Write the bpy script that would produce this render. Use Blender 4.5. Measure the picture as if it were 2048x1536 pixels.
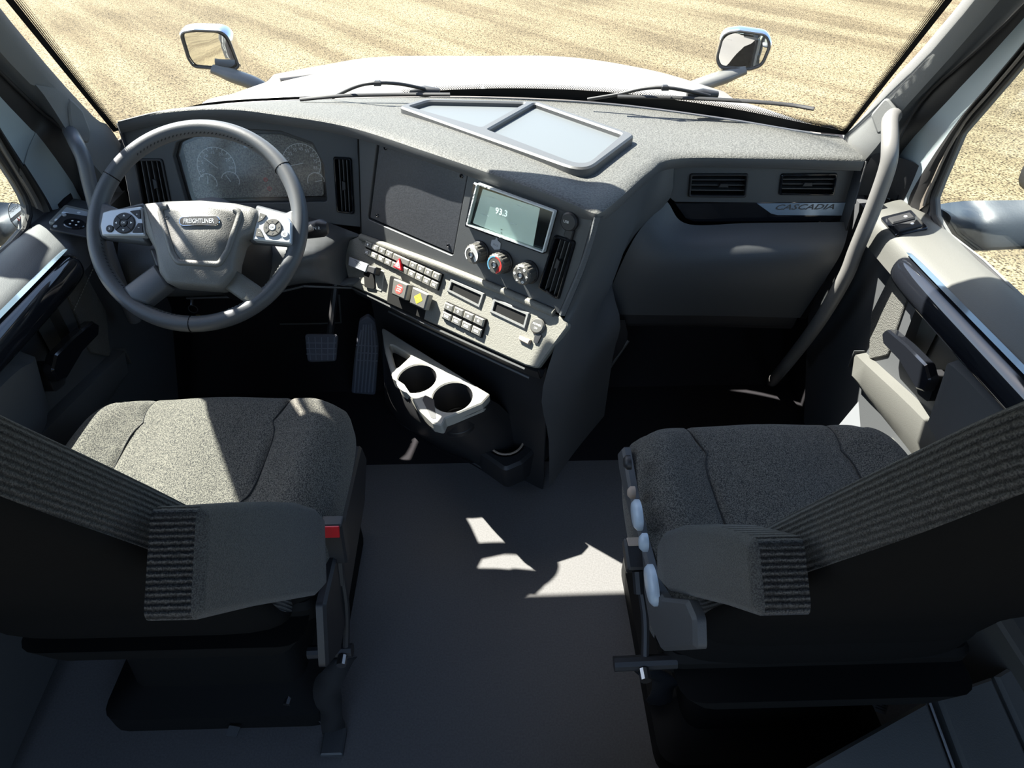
import bpy, bmesh, math, random
from math import sin, cos, radians, pi, sqrt, atan2
from mathutils import Vector, Matrix
random.seed(7)
for o in list(bpy.data.objects): bpy.data.objects.remove(o)
COL = bpy.context.scene.collection
SC = bpy.context.scene

# ---------------------------------------------------------------- camera
CX, CZ, F = 0.022, 1.38, 1330.0
PITCH, PSI = radians(40), radians(1.56)
cam = bpy.data.cameras.new('camera'); camo = bpy.data.objects.new('camera', cam); COL.objects.link(camo)
cam.sensor_fit = 'HORIZONTAL'; cam.sensor_width = 36.0; cam.lens = 36.0*F/2048.0
cam.clip_start = 0.01; cam.clip_end = 500
camo.location = (CX, 0, CZ); camo.rotation_euler = (pi/2-PITCH, 0, -PSI)
SC.camera = camo

# ---------------------------------------------------------------- world, sun, exposure
SUN_DIR = Vector((-0.66, 0.45, 1.0)).normalized()      # towards the sun
SUN_E, SKY_S, EXPO = 11.0, 0.18, 1.45
w = bpy.data.worlds.new('world'); SC.world = w; w.use_nodes = True
wn = w.node_tree.nodes; wl = w.node_tree.links; wn.clear()
wo = wn.new('ShaderNodeOutputWorld'); bg = wn.new('ShaderNodeBackground'); sky = wn.new('ShaderNodeTexSky')
sky.sky_type = 'NISHITA'; sky.sun_disc = False
sky.sun_elevation = math.asin(SUN_DIR.z); sky.sun_rotation = atan2(SUN_DIR.x, SUN_DIR.y)
sky.altitude = 200; sky.dust_density = 1.5
bg.inputs[1].default_value = SKY_S
wl.new(sky.outputs[0], bg.inputs[0]); wl.new(bg.outputs[0], wo.inputs[0])
sl = bpy.data.lights.new('sun', 'SUN'); so = bpy.data.objects.new('sun', sl); COL.objects.link(so)
sl.energy = SUN_E; sl.angle = radians(0.53); sl.color = (1.0, 0.955, 0.87)
so.rotation_euler = SUN_DIR.to_track_quat('Z', 'Y').to_euler(); so.location = (-3, 2, 6)
SC.view_settings.view_transform = 'Standard'; SC.view_settings.look = 'None'
SC.view_settings.exposure = EXPO; SC.view_settings.gamma = 1.0; SC.view_settings.use_curve_mapping = False
SC.cycles.max_bounces = 10; SC.cycles.transparent_max_bounces = 16

# ---------------------------------------------------------------- measuring: photo sight-lines to real planes
CAM = Vector((CX, 0, CZ))
def ray(u, v):
    a = (u-1024)/F; b = (v-768)/F
    f = cos(PITCH)-b*sin(PITCH); d = sin(PITCH)+b*cos(PITCH)
    return Vector((a*cos(PSI)+f*sin(PSI), -a*sin(PSI)+f*cos(PSI), -d))
def at(u, v, x=None, y=None, z=None):
    r = ray(u, v)
    t = (x-CX)/r.x if x is not None else (y/r.y if y is not None else (z-CZ)/r.z)
    return CAM+r*t
class Pl:
    """a real plane in the cab: origin, outward normal, in-plane right (U) and up (V)"""
    def __init__(s, p, n, U=None):
        s.p = Vector(p); s.n = Vector(n).normalized()
        if U is None:
            U = Vector((0, 0, 1)).cross(s.n)
            if U.length < 1e-4: U = Vector((1, 0, 0))
        U = Vector(U); U = (U-s.n*U.dot(s.n)).normalized()
        s.U = U; s.V = s.n.cross(s.U).normalized()
    def hit(s, u, v, off=0):
        r = ray(u, v); q = s.p+s.n*off
        return CAM+r*((q-CAM).dot(s.n)/r.dot(s.n))
    def loc(s, u, v, off=0):
        d = s.hit(u, v, off)-s.p
        return (d.dot(s.U), d.dot(s.V))
    def P(s, a, b, d=0): return s.p+s.U*a+s.V*b+s.n*d
    def pix(s, pts, off=0): return [s.loc(u, v, off) for u, v in pts]

# ---------------------------------------------------------------- materials
MATS = {}
def mat(name, col, rough=0.6, metal=0.0, bump=0.0, scale=400.0, var=0.0, coat=0.0, spec=0.5, kind='noise', emit=None, dist=0.0008):
    if name in MATS: return MATS[name]
    m = bpy.data.materials.new(name); m.use_nodes = True; nt = m.node_tree; N = nt.nodes; L = nt.links
    b = N['Principled BSDF']
    b.inputs['Base Color'].default_value = (*col, 1); b.inputs['Roughness'].default_value = rough
    b.inputs['Metallic'].default_value = metal; b.inputs['Coat Weight'].default_value = coat
    b.inputs['Coat Roughness'].default_value = 0.06
    b.inputs['Specular IOR Level'].default_value = spec
    if emit:
        b.inputs['Emission Color'].default_value = (*emit[0], 1); b.inputs['Emission Strength'].default_value = emit[1]
    if bump or var:
        tc = N.new('ShaderNodeTexCoord')
        if kind == 'noise':
            t = N.new('ShaderNodeTexNoise'); t.inputs['Scale'].default_value = scale; t.inputs['Detail'].default_value = 3
            L.new(tc.outputs['Object'], t.inputs['Vector']); fac = t.outputs['Fac']
        elif kind == 'cell':
            t = N.new('ShaderNodeTexVoronoi'); t.inputs['Scale'].default_value = scale
            L.new(tc.outputs['Object'], t.inputs['Vector']); fac = t.outputs['Distance']
        if bump:
            bp = N.new('ShaderNodeBump'); bp.inputs['Strength'].default_value = bump; bp.inputs['Distance'].default_value = dist
            L.new(fac, bp.inputs['Height']); L.new(bp.outputs[0], b.inputs['Normal'])
        if var:
            r = N.new('ShaderNodeValToRGB'); e = r.color_ramp.elements
            e[0].position = 0.35; e[1].position = 0.65
            e[0].color = (*[c*(1-var) for c in col], 1); e[1].color = (*[c*(1+var) for c in col], 1)
            L.new(fac, r.inputs[0]); L.new(r.outputs[0], b.inputs['Base Color'])
    MATS[name] = m
    return m

def cloth(name, lo, hi, axis_scale, rib=False, scale=1.0):
    m = bpy.data.materials.new(name); m.use_nodes = True; nt = m.node_tree; N = nt.nodes; L = nt.links
    b = N['Principled BSDF']; b.inputs['Roughness'].default_value = 0.92; b.inputs['Specular IOR Level'].default_value = 0.15
    b.inputs['Sheen Weight'].default_value = 0.12; b.inputs['Sheen Roughness'].default_value = 0.5
    tc = N.new('ShaderNodeTexCoord'); mp = N.new('ShaderNodeMapping'); mp.inputs['Scale'].default_value = axis_scale
    L.new(tc.outputs['Object'], mp.inputs[0])
    n = N.new('ShaderNodeTexNoise'); n.inputs['Scale'].default_value = 330*scale; n.inputs['Detail'].default_value = 2
    L.new(mp.outputs[0], n.inputs['Vector'])
    r = N.new('ShaderNodeValToRGB'); e = r.color_ramp.elements
    e[0].position = 0.38; e[1].position = 0.62; e[0].color = (*lo, 1); e[1].color = (*hi, 1)
    L.new(n.outputs['Fac'], r.inputs[0]); L.new(r.outputs[0], b.inputs['Base Color'])
    h = n.outputs['Fac']
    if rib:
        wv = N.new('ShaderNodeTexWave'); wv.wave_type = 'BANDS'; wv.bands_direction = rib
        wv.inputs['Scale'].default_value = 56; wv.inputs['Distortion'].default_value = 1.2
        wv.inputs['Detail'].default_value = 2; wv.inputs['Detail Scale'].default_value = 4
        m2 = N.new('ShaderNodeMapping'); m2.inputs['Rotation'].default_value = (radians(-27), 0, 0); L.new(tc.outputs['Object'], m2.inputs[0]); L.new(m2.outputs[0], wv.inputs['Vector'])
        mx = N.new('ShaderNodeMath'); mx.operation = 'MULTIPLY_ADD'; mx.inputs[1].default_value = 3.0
        rr_ = N.new('ShaderNodeValToRGB'); rr_.color_ramp.elements[0].position = .15; rr_.color_ramp.elements[0].color = (.42, .42, .42, 1); rr_.color_ramp.elements[1].position = .6; rr_.color_ramp.elements[1].color = (1.25, 1.25, 1.25, 1)  # shade in the rib grooves is multiplied into the cloth colour
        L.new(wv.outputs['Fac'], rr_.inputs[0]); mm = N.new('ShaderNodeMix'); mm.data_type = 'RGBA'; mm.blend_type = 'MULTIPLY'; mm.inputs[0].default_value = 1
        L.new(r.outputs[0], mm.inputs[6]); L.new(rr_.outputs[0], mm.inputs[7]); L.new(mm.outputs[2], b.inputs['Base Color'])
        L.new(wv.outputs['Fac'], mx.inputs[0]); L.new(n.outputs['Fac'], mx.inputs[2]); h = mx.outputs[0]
    bp = N.new('ShaderNodeBump'); bp.inputs['Strength'].default_value = 0.7; bp.inputs['Distance'].default_value = 0.0016
    L.new(h, bp.inputs['Height']); L.new(bp.outputs[0], b.inputs['Normal'])
    MATS[name] = m
    return m

def glass_mat(name, tint, r0=0.04, rough=0.0):
    m = bpy.data.materials.new(name); m.use_nodes = True; nt = m.node_tree; N = nt.nodes; L = nt.links; N.clear()
    o = N.new('ShaderNodeOutputMaterial'); mx = N.new('ShaderNodeMixShader'); t = N.new('ShaderNodeBsdfTransparent')
    g = N.new('ShaderNodeBsdfGlossy'); lw = N.new('ShaderNodeLayerWeight'); lw.inputs[0].default_value = .5
    pw = N.new('ShaderNodeMath'); pw.operation = 'POWER'; pw.inputs[1].default_value = 5.0; L.new(lw.outputs['Facing'], pw.inputs[0])
    fr = N.new('ShaderNodeMath'); fr.operation = 'MULTIPLY_ADD'; fr.inputs[1].default_value = .8; fr.inputs[2].default_value = r0; L.new(pw.outputs[0], fr.inputs[0])
    t.inputs[0].default_value = (*tint, 1); g.inputs['Roughness'].default_value = rough
    L.new(fr.outputs[0], mx.inputs[0]); L.new(t.outputs[0], mx.inputs[1]); L.new(g.outputs[0], mx.inputs[2])
    L.new(mx.outputs[0], o.inputs[0]); MATS[name] = m
    return m

M_top = mat('dash_top_plastic', (.074, .074, .069), .66, bump=.9, scale=260, var=.36, spec=.3, dist=.0018)
M_dash = mat('dash_face_plastic', (.055, .058, .061), .50, bump=.30, scale=700, spec=.5)
M_lip = mat('dash_edge_plastic', (.060, .061, .062), .5, bump=.25, scale=700)
M_sw = mat('switch_panel_plastic', (.165, .160, .140), .58, bump=.7, scale=330, var=.07, spec=.3, dist=.0012)
M_dark = mat('black_plastic', (.016, .016, .018), .5, bump=.2, scale=600)
M_blk = mat('matt_black', (.004, .004, .004), .75, spec=.2)
M_gloss = mat('piano_black', (.008, .009, .012), .08, coat=.6)
M_trim = mat('pillar_plastic', (.135, .137, .135), .7, bump=.35, scale=650, spec=.3)
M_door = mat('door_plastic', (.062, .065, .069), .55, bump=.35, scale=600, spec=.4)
M_door_sun = mat('door_plastic_sunlit', (.092, .091, .084), .58, bump=.4, scale=500, spec=.3)  # door plastic lightened for the sun falling on the right door
M_mesh = mat('speaker_mesh', (.09, .088, .08), .7, bump=.9, scale=500, kind='cell', dist=.002)
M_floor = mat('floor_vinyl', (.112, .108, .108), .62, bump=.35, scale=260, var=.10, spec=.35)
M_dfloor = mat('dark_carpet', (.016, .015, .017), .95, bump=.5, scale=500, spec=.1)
M_wall = mat('cab_liner', (.05, .05, .05), .85, bump=.3, scale=300)
M_leath = mat('wheel_leather', (.066, .070, .076), .44, bump=.35, scale=900, spec=.5)
M_leathp = mat('wheel_leather_grained', (.12, .115, .10), .46, bump=.8, scale=480, spec=.5)
M_hub = mat('hub_plastic', (.125, .122, .114), .50, bump=.8, scale=420, spec=.5, kind='noise')
M_silver = mat('satin_silver', (.52, .54, .56), .35, metal=.35)
M_chrome = mat('chrome', (.85, .86, .88), .06, metal=1.0)
M_steel = mat('steel', (.35, .35, .36), .3, metal=1.0)
M_white = mat('white_print', (.80, .80, .78), .6)
M_paint = mat('white_paint', (.170, .156, .140), .45, coat=.0, bump=.08, scale=9, dist=.01)
M_frame = mat('pale_blue_grey_paint', (.26, .30, .31), .42)
M_rub = mat('rubber_seal', (.014, .013, .013), .55)
M_tan = mat('seal_lip', (.14, .12, .10), .5)
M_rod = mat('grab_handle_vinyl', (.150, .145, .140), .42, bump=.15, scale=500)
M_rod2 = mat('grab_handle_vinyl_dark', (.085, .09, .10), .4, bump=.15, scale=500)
M_red = mat('red_plastic', (.55, .012, .02), .35)
M_redk = mat('red_knob_print', (.62, .05, .04), .5)
M_yel = mat('yellow_print', (.68, .58, .02), .5)
M_blue = mat('blue_print', (.12, .35, .55), .5)
M_web = mat('black_webbing', (.010, .010, .011), .85, bump=.6, scale=300)
M_pale = mat('pale_blue_plastic', (.42, .50, .58), .3)
M_key = mat('switch_key', (.085, .082, .075), .45)
M_keyl = mat('switch_bevel', (.26, .25, .22), .45)
M_pap = mat('paper', (.30, .31, .33), .8)
M_beige = mat('beige_tag', (.36, .28, .22), .6)
M_cab = mat('cabinet_vinyl', (.12, .125, .12), .7, bump=.3, scale=350)
M_cup = mat('cup_tray_plastic', (.30, .29, .26), .42, bump=.25, scale=300)
M_film = glass_mat('clear_film', (.88, .93, .92), rough=.08)
M_glass = glass_mat('window_glass', (.93, .96, .95))
M_lens = glass_mat('cluster_lens', (.90, .90, .90), r0=.05, rough=.2)
M_mirror = mat('mirror_glass', (.80, .81, .80), .02, metal=1.0)
M_seat = cloth('seat_cloth', (.024, .024, .024), (.140, .132, .112), (1, .6, 1), scale=2.0)
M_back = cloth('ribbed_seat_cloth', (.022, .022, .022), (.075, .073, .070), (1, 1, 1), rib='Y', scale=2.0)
M_arm = cloth('armrest_cloth', (.035, .035, .035), (.085, .084, .080), (1, 1, 1), scale=2.2)
M_shell = mat('seat_back_cloth', (.0085, .0085, .0085), .95, bump=.4, scale=400, spec=.05)
M_seam = mat('seam_thread', (.02, .02, .02), .9)
M_stitch = mat('pale_stitching', (.22, .22, .20), .8)
M_screen = mat('radio_screen', (.26, .31, .30), .12, emit=((.50, .60, .58), .16), var=.06, scale=14)  # lit display; part of its pale tone and glow stands for reflected sky
M_clus = mat('cluster_face', (.23, .215, .188), .40, bump=1.0, scale=300, var=.45, dist=.002)  # pale warm speckle stands in for the sunlit seat mirrored in the lens
M_shade = mat('arm_paint', (.022, .030, .042), .5, bump=.2, scale=300)

def gravel():
    m = bpy.data.materials.new('gravel'); m.use_nodes = True; nt = m.node_tree; N = nt.nodes; L = nt.links
    b = N['Principled BSDF']; b.inputs['Roughness'].default_value = .95; b.inputs['Specular IOR Level'].default_value = .1
    tc = N.new('ShaderNodeTexCoord')
    def noise(s, d=3, sc=(1, 1, 1), rot=0):
        mp = N.new('ShaderNodeMapping'); mp.vector_type = 'TEXTURE'; mp.inputs['Scale'].default_value = sc; mp.inputs['Rotation'].default_value = (0, 0, rot)
        n = N.new('ShaderNodeTexNoise'); n.inputs['Scale'].default_value = s; n.inputs['Detail'].default_value = d
        L.new(tc.outputs['Object'], mp.inputs[0]); L.new(mp.outputs[0], n.inputs['Vector']); return n.outputs['Fac']
    def ramp(f, p0, c0, p1, c1):
        r = N.new('ShaderNodeValToRGB'); e = r.color_ramp.elements
        e[0].position = p0; e[0].color = (*c0, 1); e[1].position = p1; e[1].color = (*c1, 1); L.new(f, r.inputs[0]); return r.outputs[0]
    def mul(a, bb, f=1.0):
        x = N.new('ShaderNodeMix'); x.data_type = 'RGBA'; x.blend_type = 'MULTIPLY'; x.inputs[0].default_value = f
        L.new(a, x.inputs[6]); L.new(bb, x.inputs[7]); return x.outputs[2]
    fine = noise(44, 3); mid = noise(12, 3)
    base = ramp(fine, .40, (.045, .036, .024), .49, (.186, .157, .105))
    v = N.new('ShaderNodeTexVoronoi'); v.inputs['Scale'].default_value = 22; L.new(tc.outputs['Object'], v.inputs['Vector'])
    spots = ramp(v.outputs['Distance'], .15, (.20, .18, .16), .36, (1, 1, 1))
    c = mul(base, spots, 1.0)
    c = mul(c, ramp(mid, .35, (.80, .79, .76), .6, (1.06, 1.05, 1.02)))
    tr = noise(1.3, 4, (9.0, 1.0, 1), radians(-52))
    c = mul(c, ramp(tr, .40, (.58, .54, .49), .56, (1.06, 1.05, 1.0)), .75)
    big = noise(.35, 2)
    c = mul(c, ramp(big, .35, (.85, .84, .82), .65, (1.08, 1.07, 1.05)))
    L.new(c, b.inputs['Base Color'])
    bp = N.new('ShaderNodeBump'); bp.inputs['Strength'].default_value = 1.0; bp.inputs['Distance'].default_value = .015
    L.new(fine, bp.inputs['Height']); L.new(bp.outputs[0], b.inputs['Normal'])
    return m
M_gravel = gravel()

# ---------------------------------------------------------------- mesh builder
def cr(pts, n):
    """Catmull-Rom resample"""
    pts = [Vector(p) for p in pts]
    if len(pts) < 3:
        return [pts[0].lerp(pts[-1], i/(n-1)) for i in range(n)]
    e = [pts[0]*2-pts[1]]+pts+[pts[-1]*2-pts[-2]]; out = []; m = len(pts)-1
    for i in range(n):
        t = i/(n-1)*m; k = min(int(t), m-1); f = t-k
        a, b, c, d = e[k:k+4]
        out.append(0.5*((2*b)+(c-a)*f+(2*a-5*b+4*c-d)*f*f+(3*b-a-3*c+d)*f**3))
    return out
def area(p): return sum(p[i][0]*p[(i+1) % len(p)][1]-p[(i+1) % len(p)][0]*p[i][1] for i in range(len(p)))/2
def rnd(pts, r, seg=4):
    """round the corners of a 2-D polygon (metres)"""
    if not isinstance(r, (list, tuple)) and r <= 0: return list(pts)
    n = len(pts); out = []
    rs = r if isinstance(r, (list, tuple)) else [r]*n
    for i in range(n):
        a, b, c = Vector(pts[i-1]), Vector(pts[i]), Vector(pts[(i+1) % n])
        u = (a-b); v = (c-b); lu, lv = u.length, v.length
        if lu < 1e-6 or lv < 1e-6: continue
        u /= lu; v /= lv; ca = max(-1, min(1, u.dot(v))); th = math.acos(ca)
        if rs[i] <= 0 or th > 3.05: out.append(tuple(b)); continue
        d = min(rs[i]/math.tan(th/2), lu*.48, lv*.48)
        p0, p1 = b+u*d, b+v*d
        for k in range(seg+1):
            t = k/seg; out.append(tuple(p0*(1-t)**2+b*2*t*(1-t)+p1*t*t))
    return out
def inset(pts, d):
    n = len(pts); s = 1 if area(pts) > 0 else -1; out = []
    for i in range(n):
        a, b, c = Vector(pts[i-1]), Vector(pts[i]), Vector(pts[(i+1) % n])
        e1 = (b-a); e2 = (c-b)
        if e1.length < 1e-7 or e2.length < 1e-7: out.append(tuple(b)); continue
        e1.normalize(); e2.normalize()
        n1 = Vector((-e1.y, e1.x))*s; n2 = Vector((-e2.y, e2.x))*s; m = n1+n2
        if m.length < 1e-4: m = n1
        m.normalize(); k = d/max(.4, m.dot(n1)); out.append(tuple(b+m*k))
    return out
def circ(c, r, n=24, ry=None, a0=0): return [(c[0]+r*cos(a0+2*pi*i/n), c[1]+(ry or r)*sin(a0+2*pi*i/n)) for i in range(n)]
def arc(c, r, a0, a1, n=14): return [(c[0]+r*cos(radians(a0+(a1-a0)*i/(n-1))), c[1]+r*sin(radians(a0+(a1-a0)*i/(n-1)))) for i in range(n)]

class MB:
    def __init__(s): s.v = []; s.f = []; s.m = []; s.mats = []
    def mi(s, m):
        if m not in s.mats: s.mats.append(m)
        return s.mats.index(m)
    def face(s, idx, m): s.f.append(list(idx)); s.m.append(s.mi(m))
    def add(s, vs, fs, m):
        k = len(s.v); s.v += [Vector(q) for q in vs]
        for f in fs: s.face([k+i for i in f], m)
    def slab(s, pl, pts, d0, d1, m, holes=(), ch=0.0, side=None, back=False):
        """prism on plane pl between heights d0<d1 above it, with optional holes and a chamfer"""
        side = side or m
        if area(pts) < 0: pts = pts[::-1]
        loops = [(list(pts), 1)]+[((h[::-1] if area(h) > 0 else list(h)), -1) for h in holes]
        bm = bmesh.new(); tops = []
        for lp, sg in loops:
            tp = lp
            if ch: 
                tp = inset(lp, ch if sg > 0 else -ch)
            tops.append(tp)
        edges = []
        for tp in tops:
            vs = [bm.verts.new((a, b, 0)) for a, b in tp]
            for i in range(len(vs)): edges.append(bm.edges.new((vs[i], vs[(i+1) % len(vs)])))
        bm.verts.index_update()
        if len(tops) == 1:
            try: bm.faces.new(list(bm.verts))
            except Exception: pass
            if len(tops[0]) > 4: bmesh.ops.triangulate(bm, faces=bm.faces[:])
        else:
            bmesh.ops.triangle_fill(bm, use_beauty=True, use_dissolve=False, edges=edges, normal=(0, 0, 1))
        bm.verts.index_update(); vs2 = [(q.co.x, q.co.y) for q in bm.verts]
        k = len(s.v); s.v += [pl.P(a, b, d1) for a, b in vs2]
        for f in bm.faces:
            ids = [q.index for q in f.verts]
            if f.normal.z < 0: ids = ids[::-1]
            s.face([k+i for i in ids], m)
            if back: pass
        bm.free(); off = 0
        for (lp, sg), tp in zip(loops, tops):
            n = len(lp); top0 = k+off; off += n
            if ch:
                r1 = len(s.v); s.v += [pl.P(a, b, d1-ch) for a, b in lp]
                for i in range(n): s.face([r1+i, r1+(i+1) % n, top0+(i+1) % n, top0+i], m)
                prev = r1
            else: prev = top0
            r0 = len(s.v); s.v += [pl.P(a, b, d0) for a, b in lp]
            for i in range(n): s.face([r0+i, r0+(i+1) % n, prev+(i+1) % n, prev+i], side)
            if sg > 0 and len(loops) == 1: s.face([r0+i for i in range(n)][::-1], side)
        return s
    def box(s, c, sx, sy, sz, m, rot=None, ch=0.0):
        c = Vector(c); R = rot or Matrix.Identity(3)
        pl = Pl(c-R @ Vector((0, 0, sz/2)), R @ Vector((0, 0, 1)), R @ Vector((1, 0, 0)))
        pts = [(-sx/2, -sy/2), (sx/2, -sy/2), (sx/2, sy/2), (-sx/2, sy/2)]
        return s.slab(pl, pts, 0, sz, m, ch=ch)
    def tube(s, pts, r, m, n=10, closed=False, cap=True, sq=1.0):
        pts = [Vector(p) for p in pts]; k = len(pts); base = len(s.v)
        rs = r if isinstance(r, (list, tuple)) else [r]*k
        up = None
        for i in range(k):
            if closed: t = pts[(i+1) % k]-pts[i-1]
            else: t = pts[min(i+1, k-1)]-pts[max(i-1, 0)]
            t.normalize()
            if up is None:
                up = Vector((0, 0, 1)) if abs(t.z) < .9 else Vector((1, 0, 0))
            a = t.cross(up).normalized(); b = a.cross(t).normalized(); up = b
            for j in range(n):
                q = 2*pi*j/n; s.v.append(pts[i]+a*(rs[i]*cos(q))+b*(rs[i]*sq*sin(q)))
        for i in range(k if closed else k-1):
            for j in range(n):
                i2 = (i+1) % k
                s.face([base+i*n+j, base+i*n+(j+1) % n, base+i2*n+(j+1) % n, base+i2*n+j], m)
        if cap and not closed:
            s.face([base+j for j in range(n)][::-1], m); s.face([base+(k-1)*n+j for j in range(n)], m)
        return s
    def loft(s, rows, m, nu=24, nv=None, flip=False):
        R = [cr(r, nu) for r in rows]
        if nv:
            cols = [cr([R[i][j] for i in range(len(R))], nv) for j in range(nu)]
            R = [[cols[j][i] for j in range(nu)] for i in range(nv)]
        k = len(s.v)
        for r in R: s.v += r
        for i in range(len(R)-1):
            for j in range(nu-1):
                q = [k+i*nu+j, k+i*nu+j+1, k+(i+1)*nu+j+1, k+(i+1)*nu+j]
                s.face(q[::-1] if flip else q, m)
        return s
    def build(s, name, parent=None, smooth=30, label=None, cat=None, group=None, kind=None, solid=0.0):
        me = bpy.data.meshes.new(name)
        if parent is not None:
            org = parent.matrix_world_loc if hasattr(parent, 'matrix_world_loc') else worldloc(parent)
            loc = Vector((0, 0, 0))
        else:
            xs = [q.x for q in s.v]; ys = [q.y for q in s.v]; zs = [q.z for q in s.v]
            org = Vector(((min(xs)+max(xs))/2, (min(ys)+max(ys))/2, min(zs))); loc = org
        me.from_pydata([tuple(q-org) for q in s.v], [], s.f)
        for m in s.mats: me.materials.append(m)
        me.polygons.foreach_set('material_index', s.m)
        me.polygons.foreach_set('use_smooth', [True]*len(s.f))
        me.update()
        try: me.set_sharp_from_angle(angle=radians(smooth))
        except Exception: pass
        o = bpy.data.objects.new(name, me); COL.objects.link(o); o.location = loc
        if parent is not None: o.parent = parent
        if solid:
            md = o.modifiers.new('solid', 'SOLIDIFY'); md.thickness = abs(solid); md.offset = -1 if solid > 0 else 1
        tag(o, label, cat, group, kind)
        return o
def worldloc(o):
    l = Vector(o.location)
    while o.parent: o = o.parent; l += Vector(o.location)
    return l
def tag(o, label=None, cat=None, group=None, kind=None):
    if label: o['label'] = label
    if cat: o['category'] = cat
    if group: o['group'] = group
    if kind: o['kind'] = kind
    return o
def thing(name, label, cat, loc, group=None):
    o = bpy.data.objects.new(name, None); COL.objects.link(o); o.location = loc; o.empty_display_size = .05
    return tag(o, label, cat, group)
def text_into(mb, body, pl, c, h, m, d=0.0006, w=None, rot=0, shear=0.0, th=0.0003, bold=0.0):
    """flat raised lettering centred at plane coords c"""
    cu = bpy.data.curves.new('t', 'FONT'); cu.body = body; cu.size = 1; cu.align_x = 'CENTER'; cu.align_y = 'CENTER'
    cu.shear = shear; cu.offset = bold; cu.resolution_u = 2
    o = bpy.data.objects.new('t', cu); COL.objects.link(o)
    dg = bpy.context.evaluated_depsgraph_get(); me = bpy.data.meshes.new_from_object(o.evaluated_get(dg))
    if me and len(me.vertices):
        xs = [q.co.x for q in me.vertices]; ys = [q.co.y for q in me.vertices]
        cw = max(xs)-min(xs); chh = max(ys)-min(ys); mx = (max(xs)+min(xs))/2; my = (max(ys)+min(ys))/2
        sy = h/chh; sx = (w/cw) if w else sy
        vs = []
        for q in me.vertices:
            a = (q.co.x-mx)*sx; b = (q.co.y-my)*sy
            a, b = a*cos(rot)-b*sin(rot), a*sin(rot)+b*cos(rot)
            vs.append(pl.P(c[0]+a, c[1]+b, d))
        mb.add(vs, [list(p.vertices) for p in me.polygons], m)
    bpy.data.objects.remove(o); bpy.data.curves.remove(cu)
    if me: bpy.data.meshes.remove(me)

#=================================================================== SETTING
# ground outside, 1.25 m below the cab floor
mb = MB(); n = 60; S = 60
mb.add([(-S+2*S*i/n, -30+2*S*j/n, -1.25) for j in range(n+1) for i in range(n+1)],
       [(j*(n+1)+i, j*(n+1)+i+1, (j+1)*(n+1)+i+1, (j+1)*(n+1)+i) for j in range(n) for i in range(n)], M_gravel)
mb.build('ground', kind='structure', label='sunlit tan gravel yard in front of the truck')

# cab floor
mb = MB()
fl = Pl((0, 0, 0), (0, 0, 1), (1, 0, 0))
mb.slab(fl, [(-1.0, -.9), (1.0, -.9), (1.0, 1.30), (-1.0, 1.30)], -.05, 0, M_floor)
mb.build('floor', kind='structure', label='dark grey vinyl cab floor')
mb = MB()
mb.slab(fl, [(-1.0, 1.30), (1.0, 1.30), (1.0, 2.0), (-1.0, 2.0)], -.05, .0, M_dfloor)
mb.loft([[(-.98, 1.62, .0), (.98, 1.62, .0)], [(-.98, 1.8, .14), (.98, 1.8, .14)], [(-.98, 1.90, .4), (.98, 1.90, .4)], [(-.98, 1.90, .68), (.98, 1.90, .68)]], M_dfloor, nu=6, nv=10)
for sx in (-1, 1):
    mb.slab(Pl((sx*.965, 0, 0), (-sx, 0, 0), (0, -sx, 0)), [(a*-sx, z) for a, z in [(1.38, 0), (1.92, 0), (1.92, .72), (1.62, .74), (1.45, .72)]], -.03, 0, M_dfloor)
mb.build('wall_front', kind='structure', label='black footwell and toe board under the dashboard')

# side walls behind the doors, rear wall, ceiling
for sx, nm in ((-1, 'left'), (1, 'right')):
    mb = MB(); pl = Pl((sx*1.02, 0, 0), (-sx, 0, 0), (0, -sx, 0))
    sg = pl.U.y
    mb.slab(pl, [(a*sg, b) for a, b in [(-.95, -.05), (.30, -.05), (.30, 1.95), (-.95, 1.95)]], -.04, 0, M_wall)
    mb.build('wall_'+nm, kind='structure', label='cab side wall behind the %s door' % nm)
mb = MB(); pl = Pl((0, -.95, 0), (0, 1, 0), (1, 0, 0))
mb.slab(pl, [(-1.02, -.05), (1.02, -.05), (1.02, 1.95), (-1.02, 1.95)], -.04, 0, M_wall); mb.build('wall_back', kind='structure')
HDR_Y, HDR_Z = 1.43, 1.45
mb = MB()
mb.loft([[(-1.04, -1.0, 1.95), (1.04, -1.0, 1.95)], [(-1.04, .6, 1.93), (1.04, .6, 1.93)], [(-1.04, 1.0, 1.80), (1.04, 1.0, 1.80)], [(-1.0, HDR_Y-.06, HDR_Z-.02), (-.5, HDR_Y-.01, HDR_Z-.01), (0, HDR_Y+.02, HDR_Z), (.5, HDR_Y-.01, HDR_Z-.01), (1.0, HDR_Y-.06, HDR_Z-.02)]], M_wall, nu=12)
mb.build('ceiling', kind='structure', solid=.03)

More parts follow.
